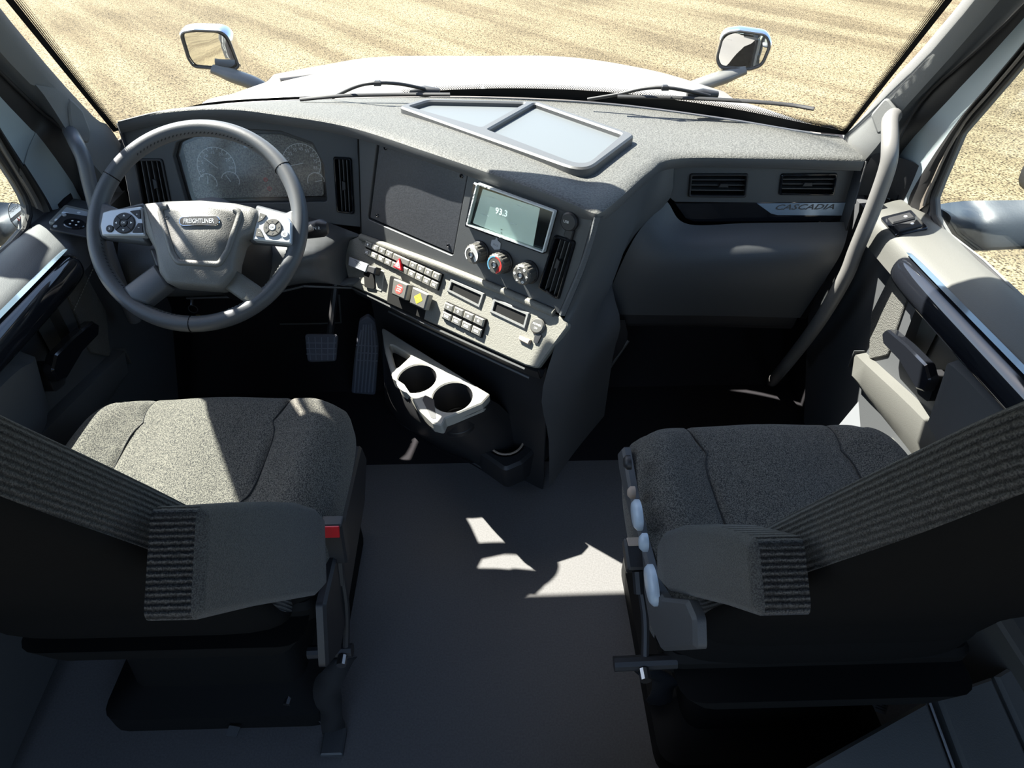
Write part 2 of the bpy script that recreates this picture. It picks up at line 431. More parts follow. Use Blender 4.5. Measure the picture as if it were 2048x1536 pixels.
#=================================================================== WINDSCREEN + PILLARS
def row3(pix, **k): return [at(u, v, **k) for u, v in pix]
Wb = [at(228, 262, x=-.885), at(330, 232, z=.835), at(430, 207, z=.815), at(640, 195, z=.80), at(850, 190, z=.795), at(1040, 193, z=.79), at(1230, 205, z=.79), at(1440, 232, z=.80), at(1600, 258, z=.815), at(1690, 268, x=.875)]
yL = [at(182, 224, x=-.89), at(0, 16, x=-.91)]
yR = [at(1780, 165, x=.89), at(1925, 0, x=.91)]
def side_edge(p0, p1, z):
    t = (z-p0.z)/(p1.z-p0.z); return p0.lerp(p1, t)
Lt = side_edge(yL[0], yL[1], 1.43); Rt = side_edge(yR[0], yR[1], 1.43)
Lt.x = -.90; Rt.x = .90
ymid = HDR_Y
Wt = [Vector((Lt.x, Lt.y, 1.43)), Vector((-.5, (Lt.y+ymid*2)/3, 1.45)), Vector((0, ymid+.03, 1.46)), Vector((.5, (Rt.y+ymid*2)/3, 1.45)), Vector((Rt.x, Rt.y, 1.43))]
ws = thing('window_1', 'windscreen with black dotted border', 'windscreen', (0, 1.6, .8)); ws['kind'] = 'structure'
ROWN = 28
base = cr(Wb, 60); top = cr(Wt, 60)
mb = MB(); rows = []
for i in range(14):
    t = i/13; rows.append([base[j].lerp(top[j], t)+Vector((0, .10*sin(pi*t)*(1-abs(2*j/59-1)**2), 0)) for j in range(60)])
mb.loft(rows, M_glass, nu=60); mb.build('glass_pane', ws)
WSURF = rows
def wsp(s, t, off=0.004):
    """point on the windscreen, s across 0..1, t up 0..1, moved inward"""
    j = max(0, min(58.999, s*59)); i = max(0, min(12.999, t*13)); a, b = int(j), int(i); fj, fi = j-a, i-b
    p = (rows[b][a]*(1-fj)+rows[b][a+1]*fj)*(1-fi)+(rows[b+1][a]*(1-fj)+rows[b+1][a+1]*fj)*fi
    return p-Vector((0, off, off*.3))
# frit band: solid strip plus dots fading into the glass
mb = MB()
def frit(sa, ta, sb, tb, n):
    k = len(mb.v)
    for i in range(n+1):
        f = i/n; mb.v.append(wsp(sa(f), ta(f))); mb.v.append(wsp(sb(f), tb(f)))
    for i in range(n): mb.face([k+2*i, k+2*i+1, k+2*i+3, k+2*i+2], M_blk)
def FT(f): return .012+.036*sin(pi*min(1, max(0, f)**.8*.96))
frit(lambda f: .42+f*.58, lambda f: 0, lambda f: .42+f*.58, lambda f: FT(f), 40)
frit(lambda f: f*.42, lambda f: 0, lambda f: f*.42, lambda f: .012, 30)
frit(lambda f: 0, lambda f: f, lambda f: .007, lambda f: f, 12)
frit(lambda f: 1, lambda f: f, lambda f: .993, lambda f: f, 12)
mb.build('frit_band', ws, label='solid black border')
mb = MB()
def dot(s, t, r):
    c = wsp(s, t, .005); a = (wsp(min(1, s+.002), t, .005)-wsp(max(0, s-.002), t, .005)).normalized(); b = (wsp(s, min(1, t+.01), .005)-wsp(s, max(0, t-.01), .005)).normalized()
    k = len(mb.v); mb.v += [c+a*r, c+b*r, c-a*r, c-b*r]; mb.face([k, k+1, k+2, k+3], M_blk)
for side in (0, 1):
    for q in range(5):
        for i in range(300):
            t = .004+(i+.5*(q % 2))*.0033
            s0 = .008+q*.0024; dot(s0 if side == 0 else 1-s0, t, .0021-q*.00028)
for q in range(4):
    for i in range(220):
        s = .42+(i+.5*(q % 2))/220*.575; f = (s-.42)/.58
        dot(s, FT(f)+.004+q*.0045, .0022-q*.0003)
d = mb.build('dot_band', ws, label='fading black dots'); d['kind'] = 'stuff'

def strip(rows_, m, nu=16, smooth=50): 
    b = MB(); b.loft(rows_, m, nu=nu); return b
def ext(a, b, k=2.6):
    """carry a pillar line on above the frame"""
    return b+(b-a)*k
for sx, nm, no in ((-1, 'left', 1), (1, 'right', 2)):
    if sx > 0:
        e0 = [at(1685, 270, x=.872), at(1712, 247, x=.88), at(1780, 165, x=.893), at(1925, 0, x=.913)]
        e1 = [at(1722, 330, x=.89), at(1760, 285, x=.90), at(1800, 227, x=.915), at(2000, 0, x=.93)]
        e2 = [at(1735, 395, x=.93), at(1790, 300, x=.93), at(1855, 191, x=.945), at(2048, 12, x=.955)]
        e3 = [at(1770, 395, x=.96), at(1800, 309, x=.96), at(1910, 186, x=.965), at(2046, 38, x=.97)]
        e4 = [at(1812, 420, x=.975), at(1829, 372, x=.975), at(1912, 246, x=.975), at(2048, 84, x=.98)]
        e5 = [at(1838, 420, x=.985), at(1850, 385, x=.985), at(1930, 240, x=.985), at(2048, 98, x=.99)]
        e6 = [at(1868, 400, x=1.0), at(1880, 365, x=1.0), at(1922, 268, x=1.0), at(2048, 122, x=1.0)]
    else:
        e0 = [at(243, 290, x=-.872), at(215, 250, x=-.885), at(178, 224, x=-.893), at(0, 16, x=-.913)]
        e1 = [at(205, 350, x=-.89), at(150, 285, x=-.90), at(78, 177, x=-.915), at(0, 104, x=-.93)]
        e2 = [at(180, 400, x=-.93), at(135, 276, x=-.93), at(104, 242, x=-.945), at(0, 146, x=-.955)]
        e3 = [at(165, 410, x=-.96), at(153, 378, x=-.96), at(78, 273, x=-.965), at(0, 193, x=-.97)]
        e4 = [at(105, 420, x=-.975), at(91, 393, x=-.975), at(52, 331, x=-.975), at(0, 255, x=-.98)]
        e5 = [at(88, 425, x=-.985), at(78, 400, x=-.985), at(42, 338, x=-.985), at(0, 275, x=-.99)]
        e6 = [at(50, 405, x=-1.0), at(40, 385, x=-1.0), at(28, 365, x=-1.0), at(0, 322, x=-1.0)]
    for e in (e0, e1, e2, e3, e4, e5, e6):
        k = (1.74-e[-1].z)/(e[-1].z-e[-2].z); p = ext(e[-2], e[-1], k)
        p.x = e[-1].x*1.0+(e[-1].x-e[-2].x)*.1; p.y = max(.85, p.y); e.append(p)
    root = thing('trim_%d' % no, 'windscreen pillar lining on the %s side' % nm, 'pillar', e1[0]); root['kind'] = 'structure'
    def mid(a, b, off): return [(p+q)/2+Vector((-sx*off, -off*.6, 0)) for p, q in zip(a, b)]
    b = strip([e0, mid(e0, e1, .014), e1], M_trim); b.build('pillar_cover', root, 60)
    b = strip([e1, mid(e1, e2, -.008), e2], M_dash); b.build('pillar_side', root, 60, label='darker pillar side face')
    b = strip([e2, mid(e2, e3, .004), e3], M_rub); b.build('door_seal', root, 60)
    b = strip([e3, mid(e3, e4, -.004), e4], M_frame); b.build('painted_door_frame', root, 60, label='pale blue-grey painted door frame')
    b = strip([e4, mid(e4, e5, .006), e5], M_rub); b.build('window_seal', root, 60)
    b = strip([e5, mid(e5, e6, .005), e6], M_tan); b.build('window_channel', root, 60, label='brownish rubber glass channel')
    b = MB(); q = [a+Vector((-sx*.006, -.004, 0)) for a in e2]; b.tube(cr(q, 20), .0035, M_rub, 6)
    q = [(a+c)/2+Vector((-sx*.008, -.004, 0)) for a, c in zip(e5, e6)]; b.tube(cr(q, 20), .003, M_tan, 6); b.build('seal_bead', root)

vis = thing('unseen_sun_visor', 'unseen driver sun visor added at the top of the windscreen to shade the cab', 'visor', (-.66, 1.45, 1.3))  # out of view; added and sized to cast the shadow edge on the floor
b = MB(); vp = Pl((-.64, 1.43, 1.43), (0, -.80, -.60), (1, 0, 0)); b.slab(vp, rnd([(-.31, -.085), (.24, -.09), (.24, .06), (-.31, .06)], .02), -.008, .008, M_wall, ch=.003); b.build('visor_board', vis)
b = MB(); b.tube([vp.P(-.26, .06, 0), vp.P(.24, .06, 0)], .006, M_dark, 8); b.build('visor_rod', vis)
cm = thing('unseen_windscreen_camera', 'unseen black camera housing added at the windscreen top to shade the dash', 'camera', (-.22, 1.50, 1.36))  # out of view; added to throw the rounded shadow on the dash tip
b = MB(); b.slab(Pl((-.23, 1.50, 1.43), (0, -.80, -.60), (1, 0, 0)), rnd([(-.13, -.075), (.11, -.075), (.13, .05), (-.15, .05)], .04), -.02, .03, M_dark, ch=.01); b.build('camera_housing', cm)
#=================================================================== DOORS
for sx, nm, no in ((-1, 'left', 1), (1, 'right', 2)):
    def X(x): return sx*x
    side = Pl((sx*1.0, 0, 0), (-sx, 0, 0), (0, -sx, 0))
    sg = side.U.y
    def Q(l): return [(a*sg, b) for a, b in l]
    dy = .06 if sx < 0 else 0.0
    root = thing('door_%d' % no, '%s cab door with window, armrest and pull handle' % nm, 'door', (sx*.95, .8, .1)); root['kind'] = 'structure'
    # outer shell with window opening; opening lower edge at z .705
    wy0, wy1 = .15, 1.335+dy
    gpx = [(2048, 604), (1962, 522), (1893, 468), (1872, 432), (1870, 396), (1884, 360), (1923, 268), (2048, 122)] if sx > 0 else [(0, 504), (24, 484), (46, 458), (54, 430), (52, 410), (44, 390), (28, 362), (0, 320)]
    gq = [(a*sg, z) for a, z in side.pix(gpx)]
    (ya_, za_), (yb_, zb_) = gq[-2], gq[-1]; kk_ = (1.60-zb_)/(zb_-za_)
    gq = [(wy0, gq[0][1])]+gq+[(max(.98, yb_+(yb_-ya_)*kk_), 1.60), (.9, 1.66), (wy0, 1.66)]
    openg = rnd(gq, .015, 3)
    b = MB(); b.slab(side, Q([(-.02, -.1), (1.64, -.1), (1.64, .74), (1.58, .78), (1.46+dy, .90), (1.10, 1.74), (-.02, 1.80)]), -.012, 0, M_trim, holes=[Q(openg)])
    b.build('door_shell', root)
    b = MB(); b.slab(side, Q(inset(openg, -.004)), -.018, -.013, M_glass)
    b.build('window_glass', root, label='clear door glass')
    b = MB(); b.tube([side.P(a*sg, z, .002) for a, z in inset(openg, -.003)], .007, M_rub, 8, closed=True); b.build('window_gasket', root, label='black rubber gasket')
    # sill ledge (flat, lit) from glass to armrest
    b = MB()
    zs = .70
    out = [(X(.995), .0, .712), (X(.995), 1.36+dy, .712)]
    b.loft([[(X(1.0), -.02, .708), (X(1.0), .5, .708), (X(1.0), 1.44+dy, .708)], [(X(.97), -.02, .712), (X(.97), .5, .712), (X(.97), 1.44+dy, .712)],
            [(X(.935), -.02, .700), (X(.935), .5, .70), (X(.93), 1.43+dy, .708)], [(X(.905), -.02, .675), (X(.905), .5, .675), (X(.885), 1.42+dy, .690)], [(X(.90), -.02, .60), (X(.90), .5, .60), (X(.875), 1.40+dy, .64)]], M_door_sun if sx > 0 else M_door, nu=12, nv=18)
    b.build('sill_ledge', root, 60)
    # corner riser that meets the pillar
    b = MB()
    b.loft([[(X(.88), 1.50+dy, .70), (X(.90), 1.50+dy, .80)], [(X(.96), 1.46+dy, .705), (X(.965), 1.445+dy, .80)], [(X(.995), 1.37+dy, .71), (X(.992), 1.375+dy, .78)]], M_dark, nu=4, nv=10)
    b.build('corner_cover', root, 60, label='black corner cover below the pillar')
    # inner panel
    pan = Pl((X(.93), 0, 0), (-sx, 0, 0), (0, -sx, 0)); sg2 = pan.U.y
    def Qp(l): return [(a*sg2, z) for a, z in l]
    b = MB()
    rec = rnd([(.70, .64), (1.19+dy*.8, .64), (1.175+dy, .455), (.93, .485), (.70, .50)], .02)
    b.slab(pan, Qp([(-.02, .02), (1.42+dy, .02), (1.60+dy, .30), (1.60+dy, .66), (-.02, .66)]), -.03, 0, M_door, holes=[Qp(rec)])
    b.build('inner_panel', root)
    b = MB(); b.slab(pan, Qp(rec), -.075, -.055, M_door_sun if sx > 0 else M_door)
    b.slab(Pl((X(.955), 1.18+dy, .55), (-sx*.8, -.6, 0)), [(-.035, -.085), (.035, -.085), (.035, .09), (-.035, .09)], -.005, 0, M_door_sun if sx > 0 else M_door)
    b.build('pocket_recess', root, label='recessed pull pocket')
    # speaker mesh strip near the hinge
    b = MB(); b.slab(pan, Qp(rnd([(1.225+dy, .63), (1.30+dy, .64), (1.315+dy, .48), (1.255+dy, .385), (1.20+dy, .44)], .01)), 0, .006, M_mesh, ch=.002)
    b.build('speaker_grille', root, label='ribbed speaker grille strip')
    # kick ledge
    b = MB()
    y1 = 1.285+dy
    b.loft([[(X(.93), -.02, .52), (X(.93), .86, .455), (X(.93), y1, .385)], [(X(.905), -.02, .515), (X(.905), .86, .450), (X(.905), y1, .380)],
            [(X(.90), -.02, .44), (X(.90), .86, .40), (X(.90), y1-.03, .335)], [(X(.93), -.02, .37), (X(.93), .86, .33), (X(.93), y1-.06, .30)]], M_door_sun if sx > 0 else M_door, nu=16)
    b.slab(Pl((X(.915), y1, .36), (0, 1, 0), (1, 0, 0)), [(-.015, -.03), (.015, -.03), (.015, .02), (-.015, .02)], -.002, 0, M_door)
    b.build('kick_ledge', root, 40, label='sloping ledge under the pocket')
    b = MB(); b.slab(pan, Qp(rnd([(.45, .30), (1.08+dy, .30), (1.10+dy, .10), (.45, .02)], .02)), 0, .03, M_door_sun if sx > 0 else M_door, ch=.006)
    b.build('lower_pocket', root)
    # armrest
    b = MB(); ya, yb = -.02, 1.235+dy
    prof = [(.90, .688), (.885, .690), (.868, .680), (.860, .655), (.866, .632), (.90, .625)]
    rowsA = []
    for yy, k in ((ya, 1), (.5, 1), (1.05+dy, 1), (yb-.05, .95), (yb-.01, .80), (yb, .55)):
        rowsA.append([Vector((X(.90+(x-.90)*k), yy-(.0 if k == 1 else 0), .657+(z-.657)*k)) for x, z in prof])
    b.loft(rowsA, M_gloss if sx > 0 else M_gloss, nu=14, nv=40); 
    b.face([len(b.v)-14+i for i in range(14)], M_dark)
    b.build('armrest_bar', root, 60, label='glossy dark armrest bar')
    b = MB(); b.loft([[(X(.897), ya, .693), (X(.897), yb-.12, .693), (X(.897), yb-.04, .690)], [(X(.880), ya, .695), (X(.880), yb-.12, .695), (X(.893), yb-.03, .691)]], mat('inlay_gloss', (.07, .10, .13), .12, coat=.5), nu=14)  # blue base colour carries part of the sky reflection
    b.build('armrest_inlay', root, label='glossy inlay on top, tinted blue for reflected sky')
    # pull handle : lever on a foot
    hy = .08 if sx < 0 else 0
    p0 = Vector((X(.895), 1.185+hy, .505)); p1 = Vector((X(.885), 1.03+hy, .52)); 
    b = MB()
    hp = Pl((X(.888), 0, 0), (-sx, 0, 0), (0, -sx, 0)); s3 = hp.U.y
    b.slab(hp, [(a*s3, z) for a, z in rnd([(1.19+hy, .512), (1.175+hy, .532), (1.10+hy, .545), (1.025+hy, .552), (.995+hy, .535), (.995+hy, .505), (1.02+hy, .492), (1.10+hy, .502), (1.17+hy, .495)], .008)], -.012, .008, M_gloss, ch=.004)
    b.build('pull_handle', root, label='black lever handle')
    b = MB(); b.slab(hp, [(a*s3, z) for a, z in rnd([(1.06+hy, .515), (1.0+hy, .53), (.99+hy, .48), (1.03+hy, .470)], .01)], -.06, -.010, M_dark); b.build('handle_foot', root)
    # bulge behind the handle
    b = MB(); b.loft([[(X(.93), 1.01+hy, .56), (X(.93), .98+hy, .46)], [(X(.895), .98+hy, .57), (X(.90), .95+hy, .46)], [(X(.885), .88, .60), (X(.885), .86, .45)], [(X(.885), -.02, .61), (X(.885), -.02, .45)]], M_door, nu=8, nv=20)
    b.loft([[(X(.93), 1.01+hy, .56), (X(.895), .98+hy, .57), (X(.885), .88, .60), (X(.885), -.02, .61)], [(X(.935), 1.0+hy, .59), (X(.93), .97+hy, .60), (X(.93), .88, .625), (X(.93), -.02, .63)]], M_door, nu=20)
    b.build('rear_panel_bulge', root, 60)
    # switch pack on the ledge
    led = Pl((X(.925), 1.33+dy*1.3, .705), (-sx*.28, -.05, .96), (1, 0, 0))
    b = MB(); b.slab(led, rnd([(-.033, -.04), (.033, -.04), (.033, .04), (-.033, .04)], .006), 0, .006, M_gloss if sx > 0 else M_keyl, ch=.002)
    b.build('window_switch_bezel', root)
    for k, (a, c) in enumerate([(0, .012), (0, -.020)]):
        b = MB(); b.slab(led, rnd([(a-.024, c-.012), (a+.024, c-.012), (a+.024, c+.014), (a-.024, c+.014)], .003), .005, .011, M_dark if sx > 0 else M_silver, ch=.003)
        b.slab(led, circ((a+.008, c), .0035, 10), .0111, .0114, M_white); b.build('window_switch', root)
# mirror switch pad on the driver's door
mp = Pl(at(150, 452, z=.712), (.25, -.1, .96), (1, 0, 0))
droot = [o for o in COL.objects if o.name == 'door_1'][0]
b = MB(); b.slab(mp, rnd([(-.040, -.030), (.045, -.035), (.050, .040), (-.035, .036)], .01), 0, .004, M_dark, ch=.001)
b.slab(mp, circ((0, 0), .022, 24, .018), .004, .008, M_gloss, ch=.002)
for a, c in ((-.006, .006), (.006, .006), (.006, -.006), (-.006, -.006)): b.slab(mp, circ((a, c), .0022, 8), .0081, .0084, M_white)
for a, c in ((-.03, .025), (.035, .02), (-.03, -.02)): b.slab(mp, circ((a, c), .004, 10), .004, .006, M_silver)
b.build('mirror_control', droot, label='black mirror adjuster pad with round selector')
# stitched line on the left door
b = MB(); q0, q1 = at(84+60, 622-1, x=-.925), at(186, 531, x=-.925)
for i in range(16):
    a = q0.lerp(q1, i/16); c = q0.lerp(q1, (i+.6)/16); b.tube([a+Vector((.004, 0, 0)), c+Vector((.004, 0, 0))], .0012, M_stitch, 5)
b.build('stitching', droot, label='pale stitching')
#=================================================================== DASHBOARD
LIPP = [((236, 247), .85), ((330, 226), .872), ((450, 219), .880), ((560, 231), .872), ((700, 255), .858), ((860, 306), .85), ((1000, 354), .84), ((1110, 394), .832), ((1180, 424), .822), ((1202, 425), .82), ((1240, 396), .818), ((1300, 343), .81), ((1350, 318), .803), ((1500, 317), .80), ((1728, 323), .80)]
lip = [at(u, v, z=z) for (u, v), z in LIPP]
dash = thing('dashboard', 'wide dark grey cab dashboard that wraps around the driver', 'dashboard', (0, 1.5, .35))
NU = 90
lipr = []
# sample lip with even density, keep corner shape
def dens(pts, k):
    out = []
    for i in range(len(pts)-1):
        for j in range(k): out.append(pts[i].lerp(pts[i+1], j/k))
    out.append(pts[-1]); return out
lipS = cr(lip, NU)
wbS = cr(Wb, NU)
# pair windscreen base and lip by equal x where possible
def at_x(row, x):
    for i in range(len(row)-1):
        if row[i].x <= x <= row[i+1].x:
            t = (x-row[i].x)/max(1e-6, row[i+1].x-row[i].x); return row[i].lerp(row[i+1], t)
    return row[0].copy() if x < row[0].x else row[-1].copy()
wfin = cr(Wb, 300)
rowsT = []
pad_lip = lipS
wrow = [at_x(wfin, p.x)+Vector((0, -.004, -.004)) for p in lipS]
crown = [p.lerp(q, .10)+Vector((0, 0, .007)) for p, q in zip(lipS, wrow)]
m1 = [p.lerp(q, .4)+Vector((0, 0, .006)) for p, q in zip(lipS, wrow)]
m2 = [p.lerp(q, .75)+Vector((0, 0, .004)) for p, q in zip(lipS, wrow)]
def curve_down(p, d): return p+Vector((0, .0, -d))
mb = MB()
edge0 = [p+Vector((0, 0, .004)) for p in [a.lerp(c, .012) for a, c in zip(lipS, wrow)]]
R = [lipS, edge0, crown, m1, m2, wrow]
k = len(mb.v)
for r in R: mb.v += r
for i in range(len(R)-1):
    for j in range(NU-1): mb.face([k+i*NU+j, k+i*NU+j+1, k+(i+1)*NU+j+1, k+(i+1)*NU+j], M_top)
top_o = mb.build('top_pad', dash, 60, label='grained grey dash top')
mb = MB()
under = [p+Vector((0, 0, -.022)) for p in lipS]
def outn(j):
    a = lipS[max(0, j-1)]; c = lipS[min(NU-1, j+1)]; t = (c-a); return Vector((-t.y, t.x, 0)).normalized()
back = [p+Vector((0, 0, -.024))+outn(j)*.03 for j, p in enumerate(lipS)]
bul = [p+Vector((0, 0, -.011))-outn(j)*.003 for j, p in enumerate(lipS)]
R = [back, under, bul, lipS]; k = 0
for r in R: mb.v += r
for i in range(3):
    for j in range(NU-1): mb.face([i*NU+j, i*NU+j+1, (i+1)*NU+j+1, (i+1)*NU+j], M_lip)
mb.build('top_pad_edge', dash, 60, label='dark rolled front edge')
from mathutils.bvhtree import BVHTree
_v = [Vector(v.co)+worldloc(dash) for v in top_o.data.vertices]
BV = BVHTree.FromPolygons(_v, [list(p.vertices) for p in top_o.data.polygons])
def top_hit(u, v):
    h = BV.ray_cast(CAM, ray(u, v).normalized()); return h[0] if h[0] else at(u, v, z=.84)
# tray
ta, tb_, tc_ = top_hit(830, 222), top_hit(1165, 345), top_hit(1250, 280)
tn = (tb_-ta).cross(tc_-ta).normalized()
if tn.z < 0: tn = -tn
TR = Pl(tb_, tn, (tb_-ta))
TR.p = TR.p+TR.n*.004
outer = rnd(TR.pix([(797, 226), (850, 210), (1075, 216), (1268, 283), (1168, 360), (960, 285)]), [.02, .03, .02, .022, .045, 0], 6)
in1 = rnd(TR.pix([(820, 226), (858, 214), (1050, 218), (962, 268)]), [.008, .02, .005, .005], 4)
in2 = rnd(TR.pix([(1068, 219), (1242, 281), (1166, 347), (976, 273)]), [.006, .012, .032, .006], 5)
mb = MB(); mb.slab(TR, outer, -.03, .017, M_lip, holes=[in1, in2], ch=.004); mb.build('tray_rim', dash, 40, label='smooth grey rim of the two-part storage tray')
mb = MB(); mb.slab(TR, inset(outer, .006), -.012, .0045, mat('tray_floor', (.085, .094, .098), .5, bump=.15, scale=300)); mb.build('tray_floor', dash, label='smooth blue-grey tray floor')

# --- instrument cluster face (A)
t = radians(17)
A = Pl(at(560, 250, z=.838), (0, -cos(t), sin(t)))
aout = A.pix([(242, 262), (330, 240), (450, 232), (560, 243), (640, 255), (716, 266), (716, 300), (726, 455), (660, 448), (600, 430), (520, 410), (380, 412), (262, 420), (240, 300)])
chole = rnd(A.pix([(345, 312), (352, 285), (400, 265), (480, 258), (560, 262), (625, 285), (648, 330), (655, 404), (520, 406), (372, 408)]), [.01]*10, 3)
v1o = rnd(A.pix([(268, 318), (325, 318), (345, 418), (285, 415)]), .006)
v2o = rnd(A.pix([(667, 314), (703, 316), (709, 428), (674, 424)]), .006)
mb = MB(); mb.slab(A, aout, -.02, .0, M_dash, holes=[chole, v1o, v2o], ch=.0015); mb.build('cluster_surround', dash, 40)
mb = MB(); mb.slab(A, inset(chole, -.012), -.05, -.045, M_blk); mb.slab(A, chole, -.045, -.022, M_dark, holes=[inset(chole, .008)]); mb.build('cluster_recess', dash)
clus = mb
cl = rnd(A.pix([(364, 292), (385, 275), (450, 268), (560, 268), (628, 290), (642, 320), (648, 392), (390, 397)], -.03), [.01, .01, .02, .02, .01, .01, .008, .01], 4)
mb = MB(); mb.slab(A, cl, -.038, -.030, M_clus, ch=.001); co = mb.build('instrument_cluster', dash, label='dusty instrument cluster with gauges and the seat reflection painted in')
mb = MB()
def gauge(px, rpx, a0, a1, ticks, nums=None, needle=None, w=.0010, side=None):
    mb = MB()
    c = A.loc(*px, -.029); e = A.loc(px[0]+rpx, px[1], -.029); r = abs(e[0]-c[0])
    pts = arc(c, r, a0, a1, 30); mb.tube([A.P(a, bb, -.0288) for a, bb in pts], w, M_white, 5)
    for i in range(ticks):
        th = radians(a0+(a1-a0)*i/(ticks-1)); mb.tube([A.P(c[0]+r*k*cos(th), c[1]+r*k*sin(th), -.0288) for k in (.88, 1)], w*.9, M_white, 4)
    if nums:
        for i, s in enumerate(nums):
            th = radians(a0+(a1-a0)*(i+.5)/len(nums)); text_into(mb, s, A, (c[0]+r*.74*cos(th), c[1]+r*.74*sin(th)), r*.16, M_white, -.0290)
    if needle is not None:
        th = radians(needle); mb.tube([A.P(c[0]-r*.1*cos(th), c[1]-r*.1*sin(th), -.0278), A.P(c[0]+r*.75*cos(th), c[1]+r*.75*sin(th), -.0278)], w, M_white, 5)
    mb.build('gauge', co, label='white gauge scale with needle')
gauge((433, 334), 38, 210, -20, 15, ['0', '5', '10', '15', '20', '25', '30'], 140)
gauge((416, 366), 18, 160, -20, 5, None, 80); gauge((461, 362), 18, 160, -20, 5, None, 120)
gauge((603, 327), 38, 200, -30, 20, ['5', '15', '25', '35', '45', '55', '65', '75', '85'], 190)
gauge((632, 363), 17, 190, 0, 6, None, 10)
for px in ((531, 359), (539, 377)):
    mb = MB(); text_into(mb, 'P' if px[0] == 531 else '!', A, A.loc(*px, -.029), .006, M_red, -.0285); mb.slab(A, circ(A.loc(*px, -.029), .005, 12), -.0292, -.0288, M_redk, holes=[circ(A.loc(*px, -.029), .004, 12)]); mb.build('warning_lamp', co, label='small red warning symbol')
mb = MB(); c0 = A.loc(492, 290, -.029); mb.slab(A, [(c0[0]-.006, c0[1]-.006), (c0[0]+.006, c0[1]-.006), (c0[0]+.006, c0[1]+.006), (c0[0]-.006, c0[1]+.006)], -.0292, -.0285, M_pale)
mb.slab(A, circ(c0, .002, 8), -.0285, -.0280, M_blue)
mb.build('status_icon', co, label='small pale blue icon')
mb = MB(); mb.slab(A, inset(chole, .002), -.0205, -.020, M_lens); mb.build('cluster_lens', dash, label='clear cluster lens')

def vent(pl, quad, nslat, vertical, off=0.0, tab=0.5, rimm=M_gloss, tw=.012, missing=()):
    """quad: pixel corners TL TR BR BL on the plane at height off"""
    q = pl.pix(quad, off); q = [Vector(p) for p in q]
    o = rnd([tuple(p) for p in q], .006); i_ = rnd(inset([tuple(p) for p in q], .0045), .004)
    if area(o) < 0: o = o[::-1]; 
    fr = MB(); fr.slab(pl, o, off-.006, off+.006, rimm, holes=[i_], ch=.0015); f = fr.build('air_vent', dash, 40)
    bk = MB(); bk.slab(pl, o, off-.035, off-.030, M_blk); bk.slab(pl, o, off-.030, off-.004, M_blk, holes=[i_]); bk.build('vent_duct', f)
    TL, TR_, BR, BL = [Vector(p) for p in inset([tuple(p) for p in q], .003)]
    for k in range(nslat):
        s = (k+1)/(nslat+1)
        a, c = (TL.lerp(TR_, s), BL.lerp(BR, s)) if vertical else (TL.lerp(BL, s), TR_.lerp(BR, s))
        d = (c-a).normalized(); nn = Vector((-d.y, d.x))*.0009
        sb = MB(); sb.slab(pl, [tuple(a-nn), tuple(c-nn), tuple(c+nn), tuple(a+nn)], off-.022, off-.001, M_keyl if False else M_lip); sb.build('slat', f)
        if k == nslat//2:
            m_ = a.lerp(c, tab); tt = d*tw; n2 = Vector((-d.y, d.x))*.0045
            sb = MB(); sb.slab(pl, [tuple(m_-tt-n2), tuple(m_+tt-n2), tuple(m_+tt*.7+n2), tuple(m_-tt*.7+n2)], off-.006, off+.004, M_dark, ch=.001); sb.build('vane_tab', f)
    return f
vent(A, [(268, 318), (325, 318), (345, 418), (285, 415)], 4, True, rimm=M_dark)
vent(A, [(667, 314), (703, 316), (709, 428), (674, 424)], 3, True)

# --- centre panel (B), angled to the driver
tb = radians(12)
B = Pl(at(860, 320, z=.828), (-.61*cos(tb), -.79*cos(tb), sin(tb)))
bout = B.pix([(716, 262), (790, 280), (860, 307), (1000, 358), (1110, 398), (1188, 432), (1160, 530), (1118, 628), (1080, 607), (1010, 582), (720, 470)])
blank_o = rnd(B.pix([(754, 282), (936, 345), (906, 512), (735, 438)]), .008)
radio_o = rnd(B.pix([(952, 362), (1118, 420), (1094, 508), (934, 452)]), .005)
v3 = [(1111, 470), (1152, 482), (1118, 599), (1078, 575)]
v3o = rnd(B.pix(v3), .006)
mb = MB(); mb.slab(B, bout, -.02, 0, M_dash, holes=[blank_o, inset(radio_o, .004), v3o], ch=.0015); mb.build('centre_panel', dash, 40)
mb = MB(); mb.slab(B, inset(blank_o, -.004), -.020, -.014, M_blk); mb.slab(B, inset(blank_o, .0035), -.014, -.004, mat('blank_plate', (.040, .042, .048), .42, bump=.35, scale=260, var=.15), ch=.0015)
bl = mb.build('blanking_plate', dash, label='large flat black cover plate in place of a screen')
for px in ((771, 296), (923, 352), (755, 431), (897, 491)):
    mb = MB(); c = B.loc(*px, -.004); mb.slab(B, circ(c, .0045, 12), -.004, -.001, M_gloss, ch=.0012, holes=[circ(c, .0018, 6)]); mb.slab(B, circ(c, .0018, 6), -.004, -.0035, M_blk); mb.build('screw', bl)
# seam line left of B
mb = MB(); mb.tube([B.hit(716, 264, .001), B.hit(722, 468, .001)], .0012, M_blk, 5); mb.build('panel_seam', dash)
